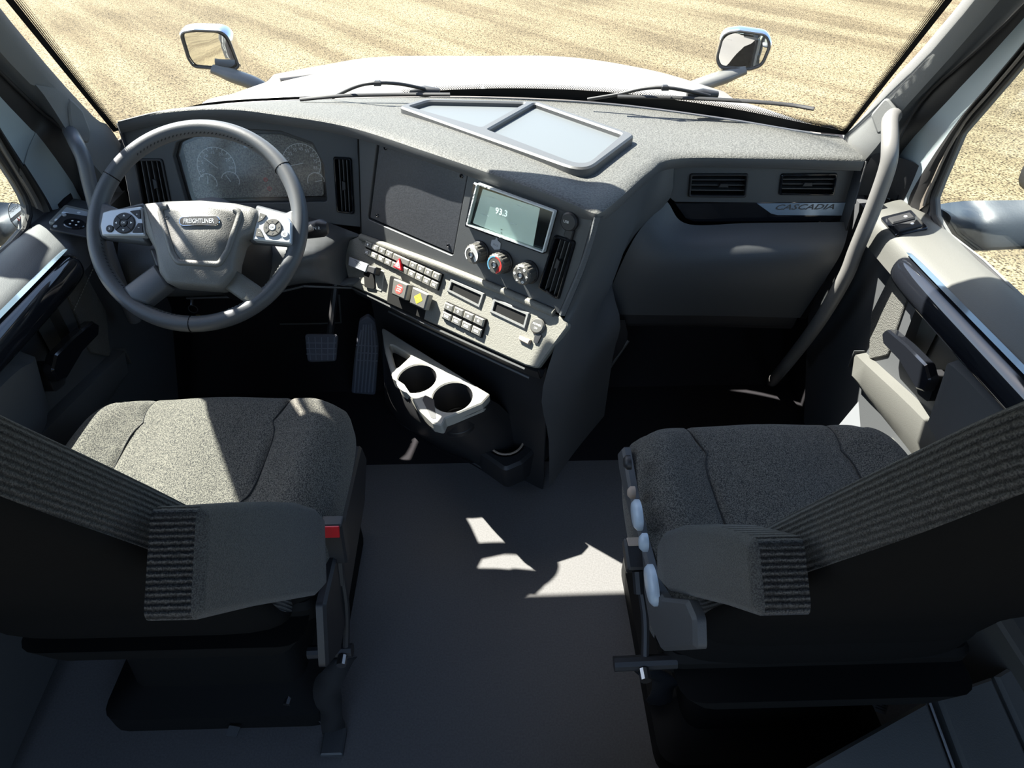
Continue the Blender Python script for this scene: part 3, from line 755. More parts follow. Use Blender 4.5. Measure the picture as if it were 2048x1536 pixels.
# radio with clear film
RP = Pl(B.p+B.n*.0, B.n)
mb = MB(); mb.slab(B, inset(radio_o, .001), -.01, .012, M_gloss, ch=.002); rad = mb.build('radio', dash, 40, label='double-height radio with pale touch screen')
scr = rnd(B.pix([(966, 378), (1080, 416), (1066, 494), (946, 446)], .012), .002)
mb = MB(); mb.slab(B, scr, .012, .0126, M_screen)
mb.build('touch_screen', rad)
mb = MB(); text_into(mb, '93.3', B, B.loc(1003, 424, .0126), .0135, mat('screen_digits', (.8, .82, .8), .5, emit=((.9, 1, .97), .35)), .0134, bold=.015); mb.build('screen_text', rad, label='white 93.3 station readout')
for px, wd in (((985, 395), .02), ((1040, 412), .012), ((970, 430), .02), ((1028, 448), .018), ((1003, 459), .004), ((1003, 466), .004)):
    mb = MB(); c = B.loc(*px, .0126); mb.slab(B, [(c[0]-wd/2, c[1]-.0006), (c[0]+wd/2, c[1]-.0006), (c[0]+wd/2, c[1]+.0006), (c[0]-wd/2, c[1]+.0006)], .0127, .0129, M_dash if wd == .004 else M_white); mb.build('screen_line', rad)
fo = B.pix([(953, 366), (1109, 422), (1086, 506), (932, 450)], .022)
mb = MB(); mb.slab(B, rnd(fo, .003), .020, .0206, M_film)
ring = rnd(fo, .003)
mb2 = MB(); mb2.slab(B, ring, .012, .0225, mat('film_edge', (.55, .57, .56), .18, bump=1.0, scale=120, dist=.004), holes=[inset(ring, .0028)])
mb2.build('film_fold', rad, label='crinkled clear film edge'); mb.build('protective_film', rad, label='clear protective film over the screen')
mb = MB(); c = B.loc(992, 490, .001); mb.slab(B, rnd([(c[0]-.013, c[1]-.004), (c[0]-.002, c[1]-.011), (c[0]+.012, c[1]-.006), (c[0]+.012, c[1]+.008), (c[0]+.004, c[1]+.011), (c[0]+.0, c[1]+.020), (c[0]-.003, c[1]+.011), (c[0]-.012, c[1]+.008)], .002), .0005, .002, M_pap); 
text_into(mb, 'PULL', B, (c[0], c[1]), .004, M_dash, .0022); mb.build('film_tag', rad, label='small pale pull tag')
# knobs
for idx, (px, r) in enumerate([((944, 509), .0215), ((990, 529), .0225), ((1042, 550), .0225)]):
    c = B.loc(*px, .03); pl2 = Pl(B.P(c[0], c[1], 0), B.n)
    mb = MB(); mb.slab(pl2, circ((0, 0), r*1.12, 32), 0, .006, M_dark, ch=.002)
    ridg = [(r*(1 if i % 4 < 2 else .95)*cos(2*pi*i/72), r*(1 if i % 4 < 2 else .95)*sin(2*pi*i/72)) for i in range(72)]
    mb.slab(pl2, ridg, .006, .028, M_key, ch=.001); mb.slab(pl2, circ((0, 0), r*.92, 32), .028, .032, M_key, ch=.003)
    kb = mb.build('climate_knob', dash, 30, label=['black fan knob with white ring', 'black temperature knob with blue and red arc', 'black airflow knob with white symbols'][idx])
    mb = MB(); mb.slab(pl2, circ((0, 0), r*.34, 20), .032, .035, M_dark, ch=.001, holes=[circ((0, 0), r*.2, 20)]); mb.slab(pl2, circ((0, 0), r*.2, 20), .032, .033, M_silver); mb.build('knob_button', kb)
    mb = MB()
    def arcstrip(a0, a1, m, r0=.70, r1=.82): 
        o_ = arc((0, 0), r*r1, a0, a1, 20); i2 = arc((0, 0), r*r0, a1, a0, 20); mb.slab(pl2, o_+i2, .0320, .0324, m)
    if idx == 0: arcstrip(-50, 230, M_white)
    elif idx == 1: arcstrip(-70, 88, M_redk); arcstrip(92, 230, M_blue)
    else:
        for k in range(6):
            th = radians(-60+60*k); c2 = (r*.66*cos(th), r*.66*sin(th)); mb.slab(pl2, circ(c2, .0032, 3 if k % 2 else 6, a0=th), .0320, .0324, M_white, holes=[circ(c2, .0014, 5)])
    mb.build('knob_print', kb)
# USB cap
c = B.loc(1137, 444, .008); pu = Pl(B.P(c[0], c[1], 0), B.n)
mb = MB(); mb.slab(pu, circ((0, 0), .0185, 28), 0, .010, M_dark, ch=.003); mb.slab(pu, rnd([(-.007, -.030), (.012, -.034), (.014, -.014), (-.004, -.012)], .003), 0, .008, M_dark, ch=.002)
text_into(mb, 'USB', pu, (-.004, 0), .005, M_white, .0104); mb.build('usb_cap', dash, label='round black cap marked USB')
vent(B, v3, 3, True, tab=.45)
# textured column strip at the right edge of B
mb = MB(); s0 = [B.hit(1188, 434, .0), B.hit(1160, 528, 0), B.hit(1118, 628, 0)]; s1 = [B.hit(1201, 434, 0), B.hit(1172, 530, 0), B.hit(1130, 632, 0)]
mb.loft([s0, [(a+c)/2+B.n*.006 for a, c in zip(s0, s1)], s1], mat('soft_trim', (.085, .09, .095), .6, bump=1.0, scale=300, dist=.002), nu=14); mb.build('edge_trim_strip', dash, 60, label='grained strip on the corner of the centre panel')

# --- switch panel (C)
tcn = radians(35)
pC = B.hit(720, 478)
C = Pl(pC, (-.61*cos(tcn), -.79*cos(tcn), sin(tcn)))
def Cp(l, off=0): return C.pix(l, off)
cpoly = Cp([(640, 470), (700, 462), (735, 476), (1005, 582), (1120, 634), (1138, 646), (1112, 690), (1078, 738), (1048, 732), (860, 648), (730, 590), (640, 560)])
mb = MB()
Cout = [(722, 472), (770, 490), (1010, 586), (1120, 632), (1140, 650), (1110, 690), (1076, 737), (1052, 731), (860, 644), (760, 597), (700, 570), (690, 520), (700, 480)]
cp = rnd(Cp(Cout), [.01]*13, 3)
mb.slab(C, cp, -.012, .004, M_sw, ch=.003); mb.build('switch_panel', dash, 40, label='sunlit grained switch panel')
# fillet strip between B and C
mb = MB(); mb.tube([B.hit(722, 474, .004), B.hit(880, 532, .006), B.hit(1005, 582, .006), B.hit(1108, 626, .004)], .009, M_sw, 10); mb.build('panel_ridge', dash, 60)

def rocker_bank(name, quad, n, wide=None, gap=.0012, lab=None, skip_icons=False, red=None):
    q = [Vector(p) for p in Cp(quad, .012)]  # TL TR BR BL
    fr = MB(); fr.slab(C, rnd([tuple(p) for p in q], .002), .003, .010, M_blk, ch=.001); f = fr.build(name, dash, 40, label=lab)
    TL, TR_, BR, BL = q; ws_ = wide or [1]*n; tot = sum(ws_); acc = 0
    for k in range(n):
        a0, a1 = acc/tot, (acc+ws_[k])/tot; acc += ws_[k]
        tl, tr = TL.lerp(TR_, a0), TL.lerp(TR_, a1); bl_, br = BL.lerp(BR, a0), BL.lerp(BR, a1)
        sb = MB()
        for hi in (0, 1):
            c1, c2, c3, c4 = (tl, tr, tr.lerp(br, .47), tl.lerp(bl_, .47)) if hi == 0 else (tl.lerp(bl_, .53), tr.lerp(br, .53), br, bl_)
            kp = inset([tuple(c1), tuple(c2), tuple(c3), tuple(c4)], gap)
            sb.slab(C, kp, .009, .017 if hi == 0 else .0145, M_keyl, ch=.0018)
            kp2 = inset(kp, .0030); sb.slab(C, kp2, .017 if hi == 0 else .0145, .0175 if hi == 0 else .0150, M_key)
            if not skip_icons and not (red is not None and red == k):
                ic = inset(kp2, .0022); cc = sum((Vector(p) for p in ic), Vector((0, 0)))/4; zz = .0176 if hi == 0 else .0151
                if hi == 1:
                    for s_ in (-.0016, .0016):
                        ax = (Vector(ic[1])-Vector(ic[0]))*.42; up_ = (Vector(ic[0])-Vector(ic[3])).normalized()*s_
                        p_, r_ = cc-ax+up_, cc+ax+up_; nn = (Vector(ic[0])-Vector(ic[3])).normalized()*.0008
                        sb.slab(C, [tuple(p_-nn), tuple(r_-nn), tuple(r_+nn), tuple(p_+nn)], zz, zz+.0002, M_white)
                else: sb.slab(C, circ(cc, .0030, 4+k % 4), zz, zz+.0002, M_white, holes=[circ(cc, .0016, 4+k % 4)] if k % 2 else ())
        if red == k:
            cc = (tl+tr+br+bl_)/4+Vector((.0, -.003)); up_ = (TL-BL).normalized(); rt = (TR_-TL).normalized(); R_ = .0165
            def tri(s): return [tuple(cc+up_*R_*s), tuple(cc-up_*R_*s*.62-rt*R_*s*.85), tuple(cc-up_*R_*s*.62+rt*R_*s*.85)]
            sb.slab(C, rnd(tri(1), .002), .014, .0225, M_red, ch=.001); sb.slab(C, tri(.62), .0225, .0228, M_white); sb.slab(C, tri(.50), .0228, .0232, M_red); sb.slab(C, tri(.34), .0232, .0234, M_white)
        sb.build('rocker_switch', f, 30, label='hazard switch with red triangle' if red == k else None)
    return f
rocker_bank('switch_bank', [(733, 480), (884, 548), (874, 581), (727, 508)], 9, [1, 1, 1, 1, 2.3, 1, 1, 1, 1], lab='long bank of nine rocker switches', red=4)
rocker_bank('switch_bank', [(891, 602), (972, 638), (961, 676), (882, 636)], 4, lab='short bank of four rocker switches', gap=.002)
# parking brake knobs
ko = rnd(Cp([(783, 550), (860, 586), (850, 640), (776, 606)], .0), .006)
mb = MB(); mb.slab(C, ko, .002, .0065, M_blk, ch=.002); kbx = mb.build('valve_recess', dash)
for idx, (quad, dm) in enumerate([([(786, 556), (816, 569), (809, 600), (782, 588)], 'r'), ([(824, 573), (857, 589), (848, 620), (818, 606)], 'y')]):
    q = [Vector(p) for p in Cp(quad, .030)]
    cc = sum(q, Vector((0, 0)))/4
    mb = MB(); mb.slab(C, rnd([tuple(p) for p in q], .003), .012, .030, M_key, ch=.003, side=M_keyl); mb.slab(C, circ(cc, .008, 16), .006, .012, M_dark)
    kk = mb.build('air_brake_knob', dash, 30, label=['square trailer air knob with red octagon', 'square parking brake knob with yellow diamond'][idx])
    ang = atan2((q[1]-q[0]).y, (q[1]-q[0]).x)
    mb = MB(); mb.slab(C, circ(cc, .0118, 8, a0=ang+pi/8) if dm == 'r' else rnd(circ(cc, .0130, 4, a0=ang+.0), .002), .030, .0305, M_redk if dm == 'r' else M_yel)
    if dm == 'r':
        for i_, s in enumerate(('TRAILER', 'AIR', 'SUPPLY')): text_into(mb, s, C, (cc[0], cc[1]+.0055-.005*i_), .0028, M_white, .0308, w=.016 if i_ == 0 else .013, rot=ang)
    else:
        mb.slab(C, circ(cc, .0062, 16, .0036), .0306, .0308, M_dash, holes=[circ(cc, .0054, 16, .0028)]); text_into(mb, 'PARK', C, (cc[0], cc[1]), .002, M_dash, .0308, w=.008, rot=ang)
    mb.build('knob_emblem', kk)
# paddle at the left of the panel + label
q = Cp([(733, 532), (765, 541), (760, 584), (715, 566)], .012)
mb = MB(); mb.slab(C, rnd(q, .004), .0, .006, M_keyl, ch=.002); mb.slab(C, rnd(Cp([(726, 540), (746, 540), (748, 578), (728, 574)], .012), .005), .006, .010, M_blk); mb.slab(C, rnd(Cp([(736, 530), (752, 534), (748, 550), (732, 544)], .03), .004), .01, .030, M_dark, ch=.003)
mb.build('trailer_brake_lever', dash, label='black thumb lever in a dark slot')
q = Cp([(697, 513), (735, 528), (729, 544), (695, 530)], .02)
mb = MB(); mb.slab(C, q, .012, .018, M_pap, ch=.001)
for i_ in range(3): 
    c = C.loc(716, 523+i_*4, .018); mb.slab(C, [(c[0]-.012+.004*i_, c[1]-.0006), (c[0]+.012-.003*i_, c[1]-.0006-.004), (c[0]+.012-.003*i_, c[1]+.0006-.004), (c[0]-.012+.004*i_, c[1]+.0006)], .018, .0183, M_dash)
mb.build('lever_label_plate', dash, label='small white label plate beside the lever')
# two open slots
for quad in ([(902, 557), (970, 587), (960, 617), (894, 583)], [(988, 595), (1060, 626), (1051, 659), (980, 625)]):
    q = rnd(Cp(quad, .006), .002); mb = MB(); mb.slab(C, q, .003, .009, mat('slot_bezel', (.16, .16, .155), .4), holes=[inset(q, .0065)], ch=.002); mb.slab(C, inset(q, .002), .003, .0045, M_blk); mb.build('blank_slot', dash, 30, label='empty dark slot with light grey bezel')
c = C.loc(1075, 652, .008); pu = Pl(C.P(c[0], c[1], 0), C.n)
mb = MB(); mb.slab(pu, circ((0, 0), .017, 28), .002, .012, M_key, ch=.003); mb.slab(pu, rnd([(.004, -.036), (.014, -.034), (.016, -.014), (0, -.014)], .003), .002, .008, M_dark)
text_into(mb, 'POWER', pu, (0, .003), .004, M_white, .0124, w=.02); text_into(mb, '12V', pu, (0, -.005), .004, M_white, .0124); mb.build('power_outlet_cap', dash, label='round outlet cap with white lettering')
q = Cp([(1040, 671), (1062, 680), (1058, 690), (1038, 680)], .008); mb = MB(); mb.slab(C, q, .003, .012, M_beige, ch=.002); mb.build('small_tab', dash, label='tiny beige tab')

# left end of switch panel blends into the knee panel below the cluster
mb = MB()
Abl = [A.hit(242, 420, -.002), A.hit(380, 412, -.002), A.hit(520, 408, -.002), A.hit(640, 440, -.002), B.hit(722, 470, -.004)]
cb = [C.hit(700, 570, -.002), C.hit(690, 520, -.002)]
mb.loft([Abl, [(-.86, 1.43, .635), (-.66, 1.42, .635), (-.52, 1.41, .635), (-.40, 1.41, .62), C.hit(700, 485, -.002)],
         [(-.86, 1.38, .58), (-.66, 1.37, .58), (-.52, 1.37, .58), (-.41, 1.385, .585), C.hit(694, 535, -.002)],
         [(-.86, 1.40, .50), (-.66, 1.39, .51), (-.53, 1.385, .525), (-.42, 1.385, .545), C.hit(704, 574, -.004)],
         [(-.86, 1.56, .46), (-.66, 1.55, .48), (-.53, 1.53, .50), (-.42, 1.48, .50), (-.31, 1.43, .53)]], M_dash, nu=20, nv=24)
mb.build('knee_panel', dash, 60)
mb = MB(); mb.tube([(-.74, 1.41, .49), (-.6, 1.39, .505), (-.5, 1.385, .52), (-.44, 1.385, .535), C.hit(704, 576, -.004), C.hit(860, 652, -.004), C.hit(1050, 738, -.004)], .003, M_lip, 6); mb.build('panel_bead', dash)
# underside of the switch panel
Cb = [C.hit(700, 572, -.006), C.hit(760, 600, -.006), C.hit(860, 648, -.006), C.hit(1050, 735, -.006), C.hit(1078, 740, -.006)]
mb = MB(); mb.loft([Cb, [p+Vector((.01, .03, -.045)) for p in Cb], [p+Vector((.025, .085, -.07)) for p in Cb], [p+Vector((.03, .09, -.24)) for p in Cb]], M_dark, nu=24, nv=16)
mb.build('lower_fascia', dash, 50, label='dark fascia below the switch panel')
mb = MB(); mb.tube([p+Vector((.012, .028, -.052)) for p in Cb[1:4]], .0035, M_lip, 6); mb.build('fascia_rib', dash)

# --- cheek and passenger side
te = radians(5)
Epl = Pl(at(1500, 332, z=.778), (0, -cos(te), sin(te)))
ek = [B.hit(1200, 436, -.001), B.hit(1172, 532, -.001), B.hit(1130, 634, -.001), C.hit(1110, 692, -.003), Vector((.115, 1.075, .44)), Vector((.14, 1.13, .26)), Vector((.15, 1.15, .06))]
def lipx(x, dz): 
    p = at_x(lipS[LI:], x); return p+Vector((0, .003, dz))
LI = min(range(NU), key=lambda i_: lipS[i_].y if lipS[i_].x > 0 else 9)
m_a = [lipx(.26, -.020), at(1222, 455, y=1.21), at(1185, 560, y=1.18), at(1150, 640, y=1.15), Vector((.165, 1.13, .42)), Vector((.17, 1.16, .27)), Vector((.175, 1.19, .06))]
m_1 = [lipx(.33, -.020), at(1252, 470, y=1.30), at(1222, 570, y=1.26), at(1185, 640, y=1.23), Vector((.225, 1.20, .42)), Vector((.225, 1.24, .27)), Vector((.225, 1.27, .06))]
m_b = [lipx(.39, -.018), at(1290, 420, y=1.40), at(1240, 510, y=1.36), at(1205, 600, y=1.33), Vector((.28, 1.29, .43)), Vector((.28, 1.33, .30)), Vector((.28, 1.35, .06))]
m_2 = [at(1348, 332, z=.785), at(1338, 400, y=1.46), at(1270, 470, y=1.43), at(1225, 560, y=1.41), Vector((.33, 1.36, .43)), Vector((.33, 1.40, .30)), Vector((.33, 1.42, .06))]
mb = MB(); mb.loft([cr(ek, 20), cr(m_a, 20), cr(m_1, 20), cr(m_b, 20), cr(m_2, 20)], M_dash, nu=20, nv=20); mb.build('centre_cheek', dash, 60, label='smooth side of the centre console')
band = Epl.pix([(1345, 330), (1726, 342), (1712, 408), (1350, 404), (1335, 392)])
va = [(1380, 347), (1496, 347), (1491, 394), (1376, 393)]; vb = [(1562, 347), (1674, 346), (1667, 390), (1557, 389)]
mb = MB(); mb.slab(Epl, band, -.02, 0, M_dash, holes=[rnd(Epl.pix(va), .005), rnd(Epl.pix(vb), .005)], ch=.001); mb.build('passenger_vent_band', dash, 40)
vent(Epl, va, 3, False, tab=.6, rimm=M_dark); vent(Epl, vb, 3, False, tab=.5, rimm=M_gloss)
# decorative strip with nameplate
dp = Epl.pix([(1349, 406), (1704, 404), (1698, 442), (1388, 443), (1372, 437)]); mb = MB(); mb.slab(Epl, rnd(dp, [.0, .002, .002, .01, .01]), -.006, .002, M_gloss, ch=.001); ds = mb.build('decor_strip', dash, label='glossy black trim strip')
dp = Epl.pix([(1514, 407), (1700, 405), (1692, 431), (1555, 430), (1542, 427)], .002); mb = MB(); mb.slab(Epl, rnd(dp, [.0, .001, .003, .01, .01]), .002, .0032, mat('brushed_blue_plate', (.30, .40, .52), .25, metal=.5), ch=.0004); mb.build('name_plate', ds, label='blue-silver plate')
mb = MB(); c1 = Epl.loc(1552, 414, .004); c2 = Epl.loc(1669, 414, .004); text_into(mb, 'CASCADIA', Epl, ((c1[0]+c2[0])/2, (c1[1]+c2[1])/2), .0135, M_dash, .0035, w=abs(c2[0]-c1[0]), shear=.35, bold=.02)
mb.build('name_lettering', ds, label='dark slanted lettering')
# large lower panel
r0 = [Epl.hit(1352, 410, -.002), Epl.hit(1385, 446, -.002), Epl.hit(1500, 446, -.002), Epl.hit(1700, 444, -.002)]
r0 = [at(1335, 404, y=1.462), at(1375, 448, y=1.452), at(1500, 446, y=1.455), at(1700, 444, y=1.452)]
r1 = [at(1278, 462, y=1.42), at(1345, 500, y=1.395), at(1480, 500, y=1.39), at(1685, 500, y=1.40)]
r2 = [at(1235, 545, y=1.41), at(1320, 560, y=1.385), at(1470, 560, y=1.38), at(1650, 560, y=1.395)]
r3 = [at(1205, 628, y=1.43), at(1280, 630, y=1.42), at(1450, 632, y=1.42), at(1600, 636, y=1.435)]
mb = MB(); mb.loft([r0, r1, r2, r3], M_dash, nu=24, nv=20)
mb.build('glove_panel', dash, 60, label='large smooth passenger panel')
r4 = [p+Vector((0, .012, -.006)) for p in r3]; r5 = [p+Vector((0, .035, -.06)) for p in r3]; r6 = [p+Vector((0, .16, -.10)) for p in r3]
mb = MB(); mb.loft([r4, r5, r6], M_dark, nu=20, nv=8); mb.build('lower_closeout', dash, 60)
# end caps next to the doors
for sx, p in ((-1, lip[0]), (1, lip[-1])):
    mb = MB(); x = p.x+sx*.004
    pts = [(x, p.y, p.z), (x, p.y+.12, p.z-.02), (x, p.y+.12, .30), (x, p.y+.03, .35), (x, p.y-.02, .6)]
    mb.add(pts, [range(5)], M_dark); mb.build('end_cap', dash, solid=.004)
    
#=================================================================== STEERING WHEEL
wt = radians(46)
WC = Vector((-.574, 1.25, .770)); WC = at(397, 449, y=1.265)
W = Pl(WC, (0, -cos(wt), sin(wt)), (1, 0, 0))
sw = thing('steering_wheel', 'black leather steering wheel with four spokes and silver button pads', 'steering wheel', WC)
RM, rr = .206, .0165
mb = MB(); mb.tube([W.P(RM*cos(a), RM*sin(a), 0) for a in [2*pi*i/96 for i in range(96)]], rr, M_leath, 14, closed=True, sq=1.08); mb.build('rim', sw, 80)
mb = MB()
for a in (35, 150, 268):
    th = radians(a); c = W.P(RM*cos(th), RM*sin(th), 0); t_ = (W.U*-sin(th)+W.V*cos(th)); n_ = (W.U*cos(th)+W.V*sin(th))
    mb = MB(); mb.tube([c+(n_*cos(q)+W.n*sin(q))*(rr+.0006) for q in [2*pi*i/20 for i in range(20)]], .0012, M_blk, 5, closed=True); mb.build('rim_seam', sw)
mb = MB()
for i in range(150):
    a = 2*pi*i/150; ri = RM-rr*.80
    if 55 < i*2.4 < 130 or 170 < i*2.4 < 260 or 290 < i*2.4 < 350:
        mb.tube([W.P(ri*cos(a), ri*sin(a), rr*.62), W.P((ri-.002)*cos(a+.018), (ri-.002)*sin(a+.018), rr*.5)], .0010, M_stitch if i*2.4 > 280 else M_seam, 4)
s_ = mb.build('rim_stitching', sw); s_['kind'] = 'stuff'
def Wp(l, off=.02): return W.pix(l, off)
# hub back body
mb = MB()
hubo = rnd(Wp([(286, 407), (330, 402), (400, 400), (470, 406), (522, 418), (505, 468), (480, 478), (468, 520), (466, 545), (443, 576), (335, 568), (318, 545), (310, 500), (290, 462)], .03), [.004]+[.02]*12+[.004], 3)
mb.slab(W, hubo, -.012, .034, M_hub, ch=.007); hb = mb.build('hub', sw, 50, label='grained airbag cover')
# raised V-shaped centre
vo = rnd(Wp([(318, 414), (400, 409), (480, 418), (452, 500), (438, 524), (355, 520), (343, 505)], .036), .014, 4)
mb = MB(); mb.slab(W, vo, .034, .0345, M_hub, ch=.0002)
ringo = []
mb.tube([W.P(a, c, .0325) for a, c in (rnd(Wp([(316, 412), (343, 505), (355, 524), (438, 528), (455, 500), (482, 420)], .036), .012, 5))], .0065, M_hub, 8); mb.build('cover_ridge', sw, 60, label='raised U-shaped ridge')
# badge
c = W.loc(397, 441, .04); mb = MB()
def stad(hw, hh): return [(c[0]+(hw-hh)*(1 if abs(a) < 90 else -1)+hh*cos(radians(a)), c[1]+hh*sin(radians(a))) for a in list(range(-90, 91, 15))+[180-x for x in range(90, -1, -15)]+[-180+x for x in range(15, 91, 15)]]
bo = []
for a in range(-90, 91, 15): bo.append((c[0]+.030+.0105*cos(radians(a)), c[1]+.0105*sin(radians(a))))
for a in range(90, 271, 15): bo.append((c[0]-.030+.0105*cos(radians(a)), c[1]+.0105*sin(radians(a))))
mb.slab(W, bo, .034, .0375, M_chrome, ch=.001); mb.slab(W, inset(bo, .0022), .0375, .0378, M_dark)
text_into(mb, 'FREIGHTLINER', W, c, .0095, M_silver, .0384, w=.060, bold=.02)
mb.build('badge', sw, 30, label='chrome oval badge with lettering')
for px in ((333, 435), (457, 438)):
    mb = MB(); c2 = W.loc(*px, .036); mb.slab(W, circ(c2, .0045, 8, .003), .0345, .0352, M_dash, holes=[circ(c2, .0035, 8, .002)]); mb.build('horn_mark', sw)
# spokes
def spoke(quad, nm, m, d0, d1, ch=.005, lab=None):
    b_ = MB(); b_.slab(W, rnd(Wp(quad, (d0+d1)/2), .006), d0, d1, m, ch=ch); return b_.build(nm, sw, 50, label=lab)
spoke([(196, 400), (240, 420), (292, 408), (300, 490), (206, 478), (190, 440)], 'side_spoke', M_leath, -.010, .012)
spoke([(515, 412), (575, 428), (600, 415), (602, 475), (585, 492), (500, 486)], 'side_spoke', M_leath, -.010, .012)
spoke([(316, 530), (345, 575), (300, 610), (268, 602), (252, 578)], 'lower_spoke', M_leath, -.012, .016)
spoke([(468, 540), (484, 548), (548, 592), (515, 615), (486, 602), (448, 575)], 'lower_spoke', M_leathp, -.012, .016)
spoke([(305, 500), (330, 570), (440, 578), (470, 520)], 'hub_skirt', M_dark, -.03, .008)
# silver pads
for sd, quad in ((0, [(206, 425), (222, 420), (284, 413), (291, 472), (205, 471), (201, 452)]), (1, [(518, 420), (576, 434), (583, 446), (582, 488), (506, 480), (508, 460)])):
    b_ = MB(); q = rnd(Wp(quad, .026), .004); b_.slab(W, q, .010, .028, M_silver, ch=.0025); pad = b_.build('button_pad', sw, 40, label='silver multifunction pad')
    cpx = (248, 446) if sd == 0 else (545, 455); c = W.loc(*cpx, .03)
    r1_ = .0215 if sd == 0 else .0185
    b_ = MB(); b_.slab(W, circ(c, r1_, 28), .028, .0315, M_dark if sd == 0 else M_key, ch=.0015, holes=[circ(c, .0075, 20)]); rk = b_.build('button_ring', pad, 30)
    b_ = MB(); b_.slab(W, circ(c, .0068, 18), .028, .0325, M_dark if sd == 0 else M_silver, ch=.001); text_into(b_, 'OK', W, c, .004, M_white if sd == 0 else M_dash, .0328); b_.build('ok_button', pad, 30)
    b_ = MB()
    for k in range(4):
        th = pi/2*k; b_.slab(W, circ((c[0]+r1_*.68*cos(th), c[1]+r1_*.68*sin(th)), .0026, 3, a0=th), .0316, .0319, M_white if sd == 0 else M_dash)
        th += pi/4; p0 = W.P(c[0]+.008*cos(th), c[1]+.008*sin(th), .0318); p1 = W.P(c[0]+r1_*.96*cos(th), c[1]+r1_*.96*sin(th), .0318); b_.tube([p0, p1], .0006, M_blk, 4)
    b_.build('arrow_print', pad)
    c3 = W.loc(*((219, 457) if sd == 0 else (569, 468)), .03)
    b_ = MB(); b_.slab(W, circ(c3, .0075, 16), .028, .0305, M_dark if sd == 0 else M_silver, ch=.001); text_into(b_, '5' if sd == 0 else 'C', W, c3, .005, M_white if sd == 0 else M_dash, .0308); b_.build('round_button', pad, 30)
    qs = ([[(259, 422), (280, 419), (281, 437), (276, 437)], [(276, 446), (284, 446), (286, 465), (264, 465)]] if sd == 0 else [[(520, 425), (533, 430), (525, 440), (515, 445)], [(514, 456), (520, 458), (528, 475), (511, 472)]])
    for i_, q in enumerate(qs):
        b_ = MB(); q2 = rnd(Wp(q, .03), .001); b_.slab(W, q2, .028, .0305, M_dark if sd == 0 else M_key, ch=.0006); cc = sum((Vector(p) for p in q2), Vector((0, 0)))/len(q2); text_into(b_, '+' if i_ == 0 else '-', W, cc, .003 if i_ == 0 else .0008, M_white, .0308, w=.003); b_.build('corner_button', pad, 30)
# column
mb = MB(); mb.tube([W.P(0, -.0, -.012), W.P(0, -.0, -.05), W.P(0, -.005, -.13), W.P(0, -.01, -.26)], [.045, .080, .088, .09], M_dark, 20); mb.build('column_shroud', sw, 50, label='black steering column shroud')
# stalk
st = thing('shift_stalk', 'thick black column stalk with buttons right of the steering wheel', 'lever', at(630, 455, y=1.32))
p0 = W.P(.06, -.01, -.06); p1 = at(612, 462, y=1.33); p2 = at(644, 456, y=1.30)
mb = MB(); mb.tube([p0, p1], .010, M_dark, 10); mb.tube([p1+Vector((-.01, 0, 0)), p1, p2, p2+Vector((.012, 0, 0))], [.010, .017, .019, .012], M_dark, 14); mb.build('stalk_body', st, 50)
mb = MB(); q = Pl(p2+Vector((-.01, -.017, .008)), (0, -.8, .6), (1, 0, 0)); text_into(mb, 'D N R', q, (0, 0), .006, M_white, .002); mb.build('stalk_print', st)
st2 = thing('key_ring', 'small brass key ring hanging in the shadow under the steering column', 'keys', at(385, 620, y=1.45))
mb = MB(); kc = at(386, 618, y=1.42); mb.tube([kc+Vector((.011*cos(a), 0, .011*sin(a))) for a in [2*pi*i/20 for i in range(20)]], .0012, M_steel, 5, closed=True); mb.tube([kc+Vector((0, 0, .011)), kc+Vector((0, .05, .06)), kc+Vector((0, .10, .10))], .004, M_steel, 6); mb.build('ring', st2)
mb = MB(); mb.slab(Pl(kc+Vector((.006, 0, -.028)), (0, -1, 0)), rnd([(-.006, -.018), (.004, -.020), (.007, .010), (-.004, .012)], .002), 0, .0015, mat('brass', (.45, .34, .14), .3, metal=.9)); mb.build('key', st2)
#=================================================================== FLOOR CONSOLE WITH CUP HOLDERS
con = thing('cup_holder_console', 'floor console below the switch panel with two cup holders and a lower holder', 'console', (0, 1.2, 0))
TZ = .37
tp = Pl((0, 1.2, TZ), (-.10, -.10, 1.0), (1, 0, 0))
outc = tp.pix([(762, 652), (980, 788), (964, 806), (902, 832), (890, 836), (884, 851), (865, 846), (836, 818), (830, 806), (806, 770), (785, 756), (770, 705)])
c1h = tp.loc(834, 756); c2h = tp.loc(905, 793)
cup1 = circ(c1h, .0475, 28); cup2 = circ(c2h, .0475, 28)
ph = rnd(tp.pix([(778, 686), (822, 710), (792, 738)]), .006)
nn_ = tp.pix([(858, 776)])[0]
mb = MB(); mb.slab(tp, rnd(outc, .006, 3), -.03, .0, M_cup, holes=[cup1, cup2, ph], ch=.003); mb.build('cup_tray', con, 40, label='bright plastic tray top')
for cc_ in (c1h, c2h):
    mb = MB(); n_ = 28; k = 0
    for r_, d_ in ((.0475, -.004), (.044, -.06), (.041, -.10)):
        mb.v += [tp.P(a, bb, d_) for a, bb in circ(cc_, r_, n_)]
    for i in range(2):
        for j in range(n_): mb.face([i*n_+j, (i+1)*n_+j, (i+1)*n_+(j+1) % n_, i*n_+(j+1) % n_], M_dark)
    mb.face([2*n_+j for j in range(n_)], M_dark); mb.tube([tp.P(a, bb, -.085) for a, bb in circ(cc_, .041, n_)], .003, M_dark, 6, closed=True)
    mb.build('cup_well', con, 40)
mb = MB(); q = rnd(tp.pix([(845, 800), (850, 790), (868, 800), (872, 838), (862, 836)]), .003); mb.slab(tp, q, .0005, .001, M_dark); mb.slab(tp, ph, -.03, -.028, M_blk); mb.build('tray_notch', con)
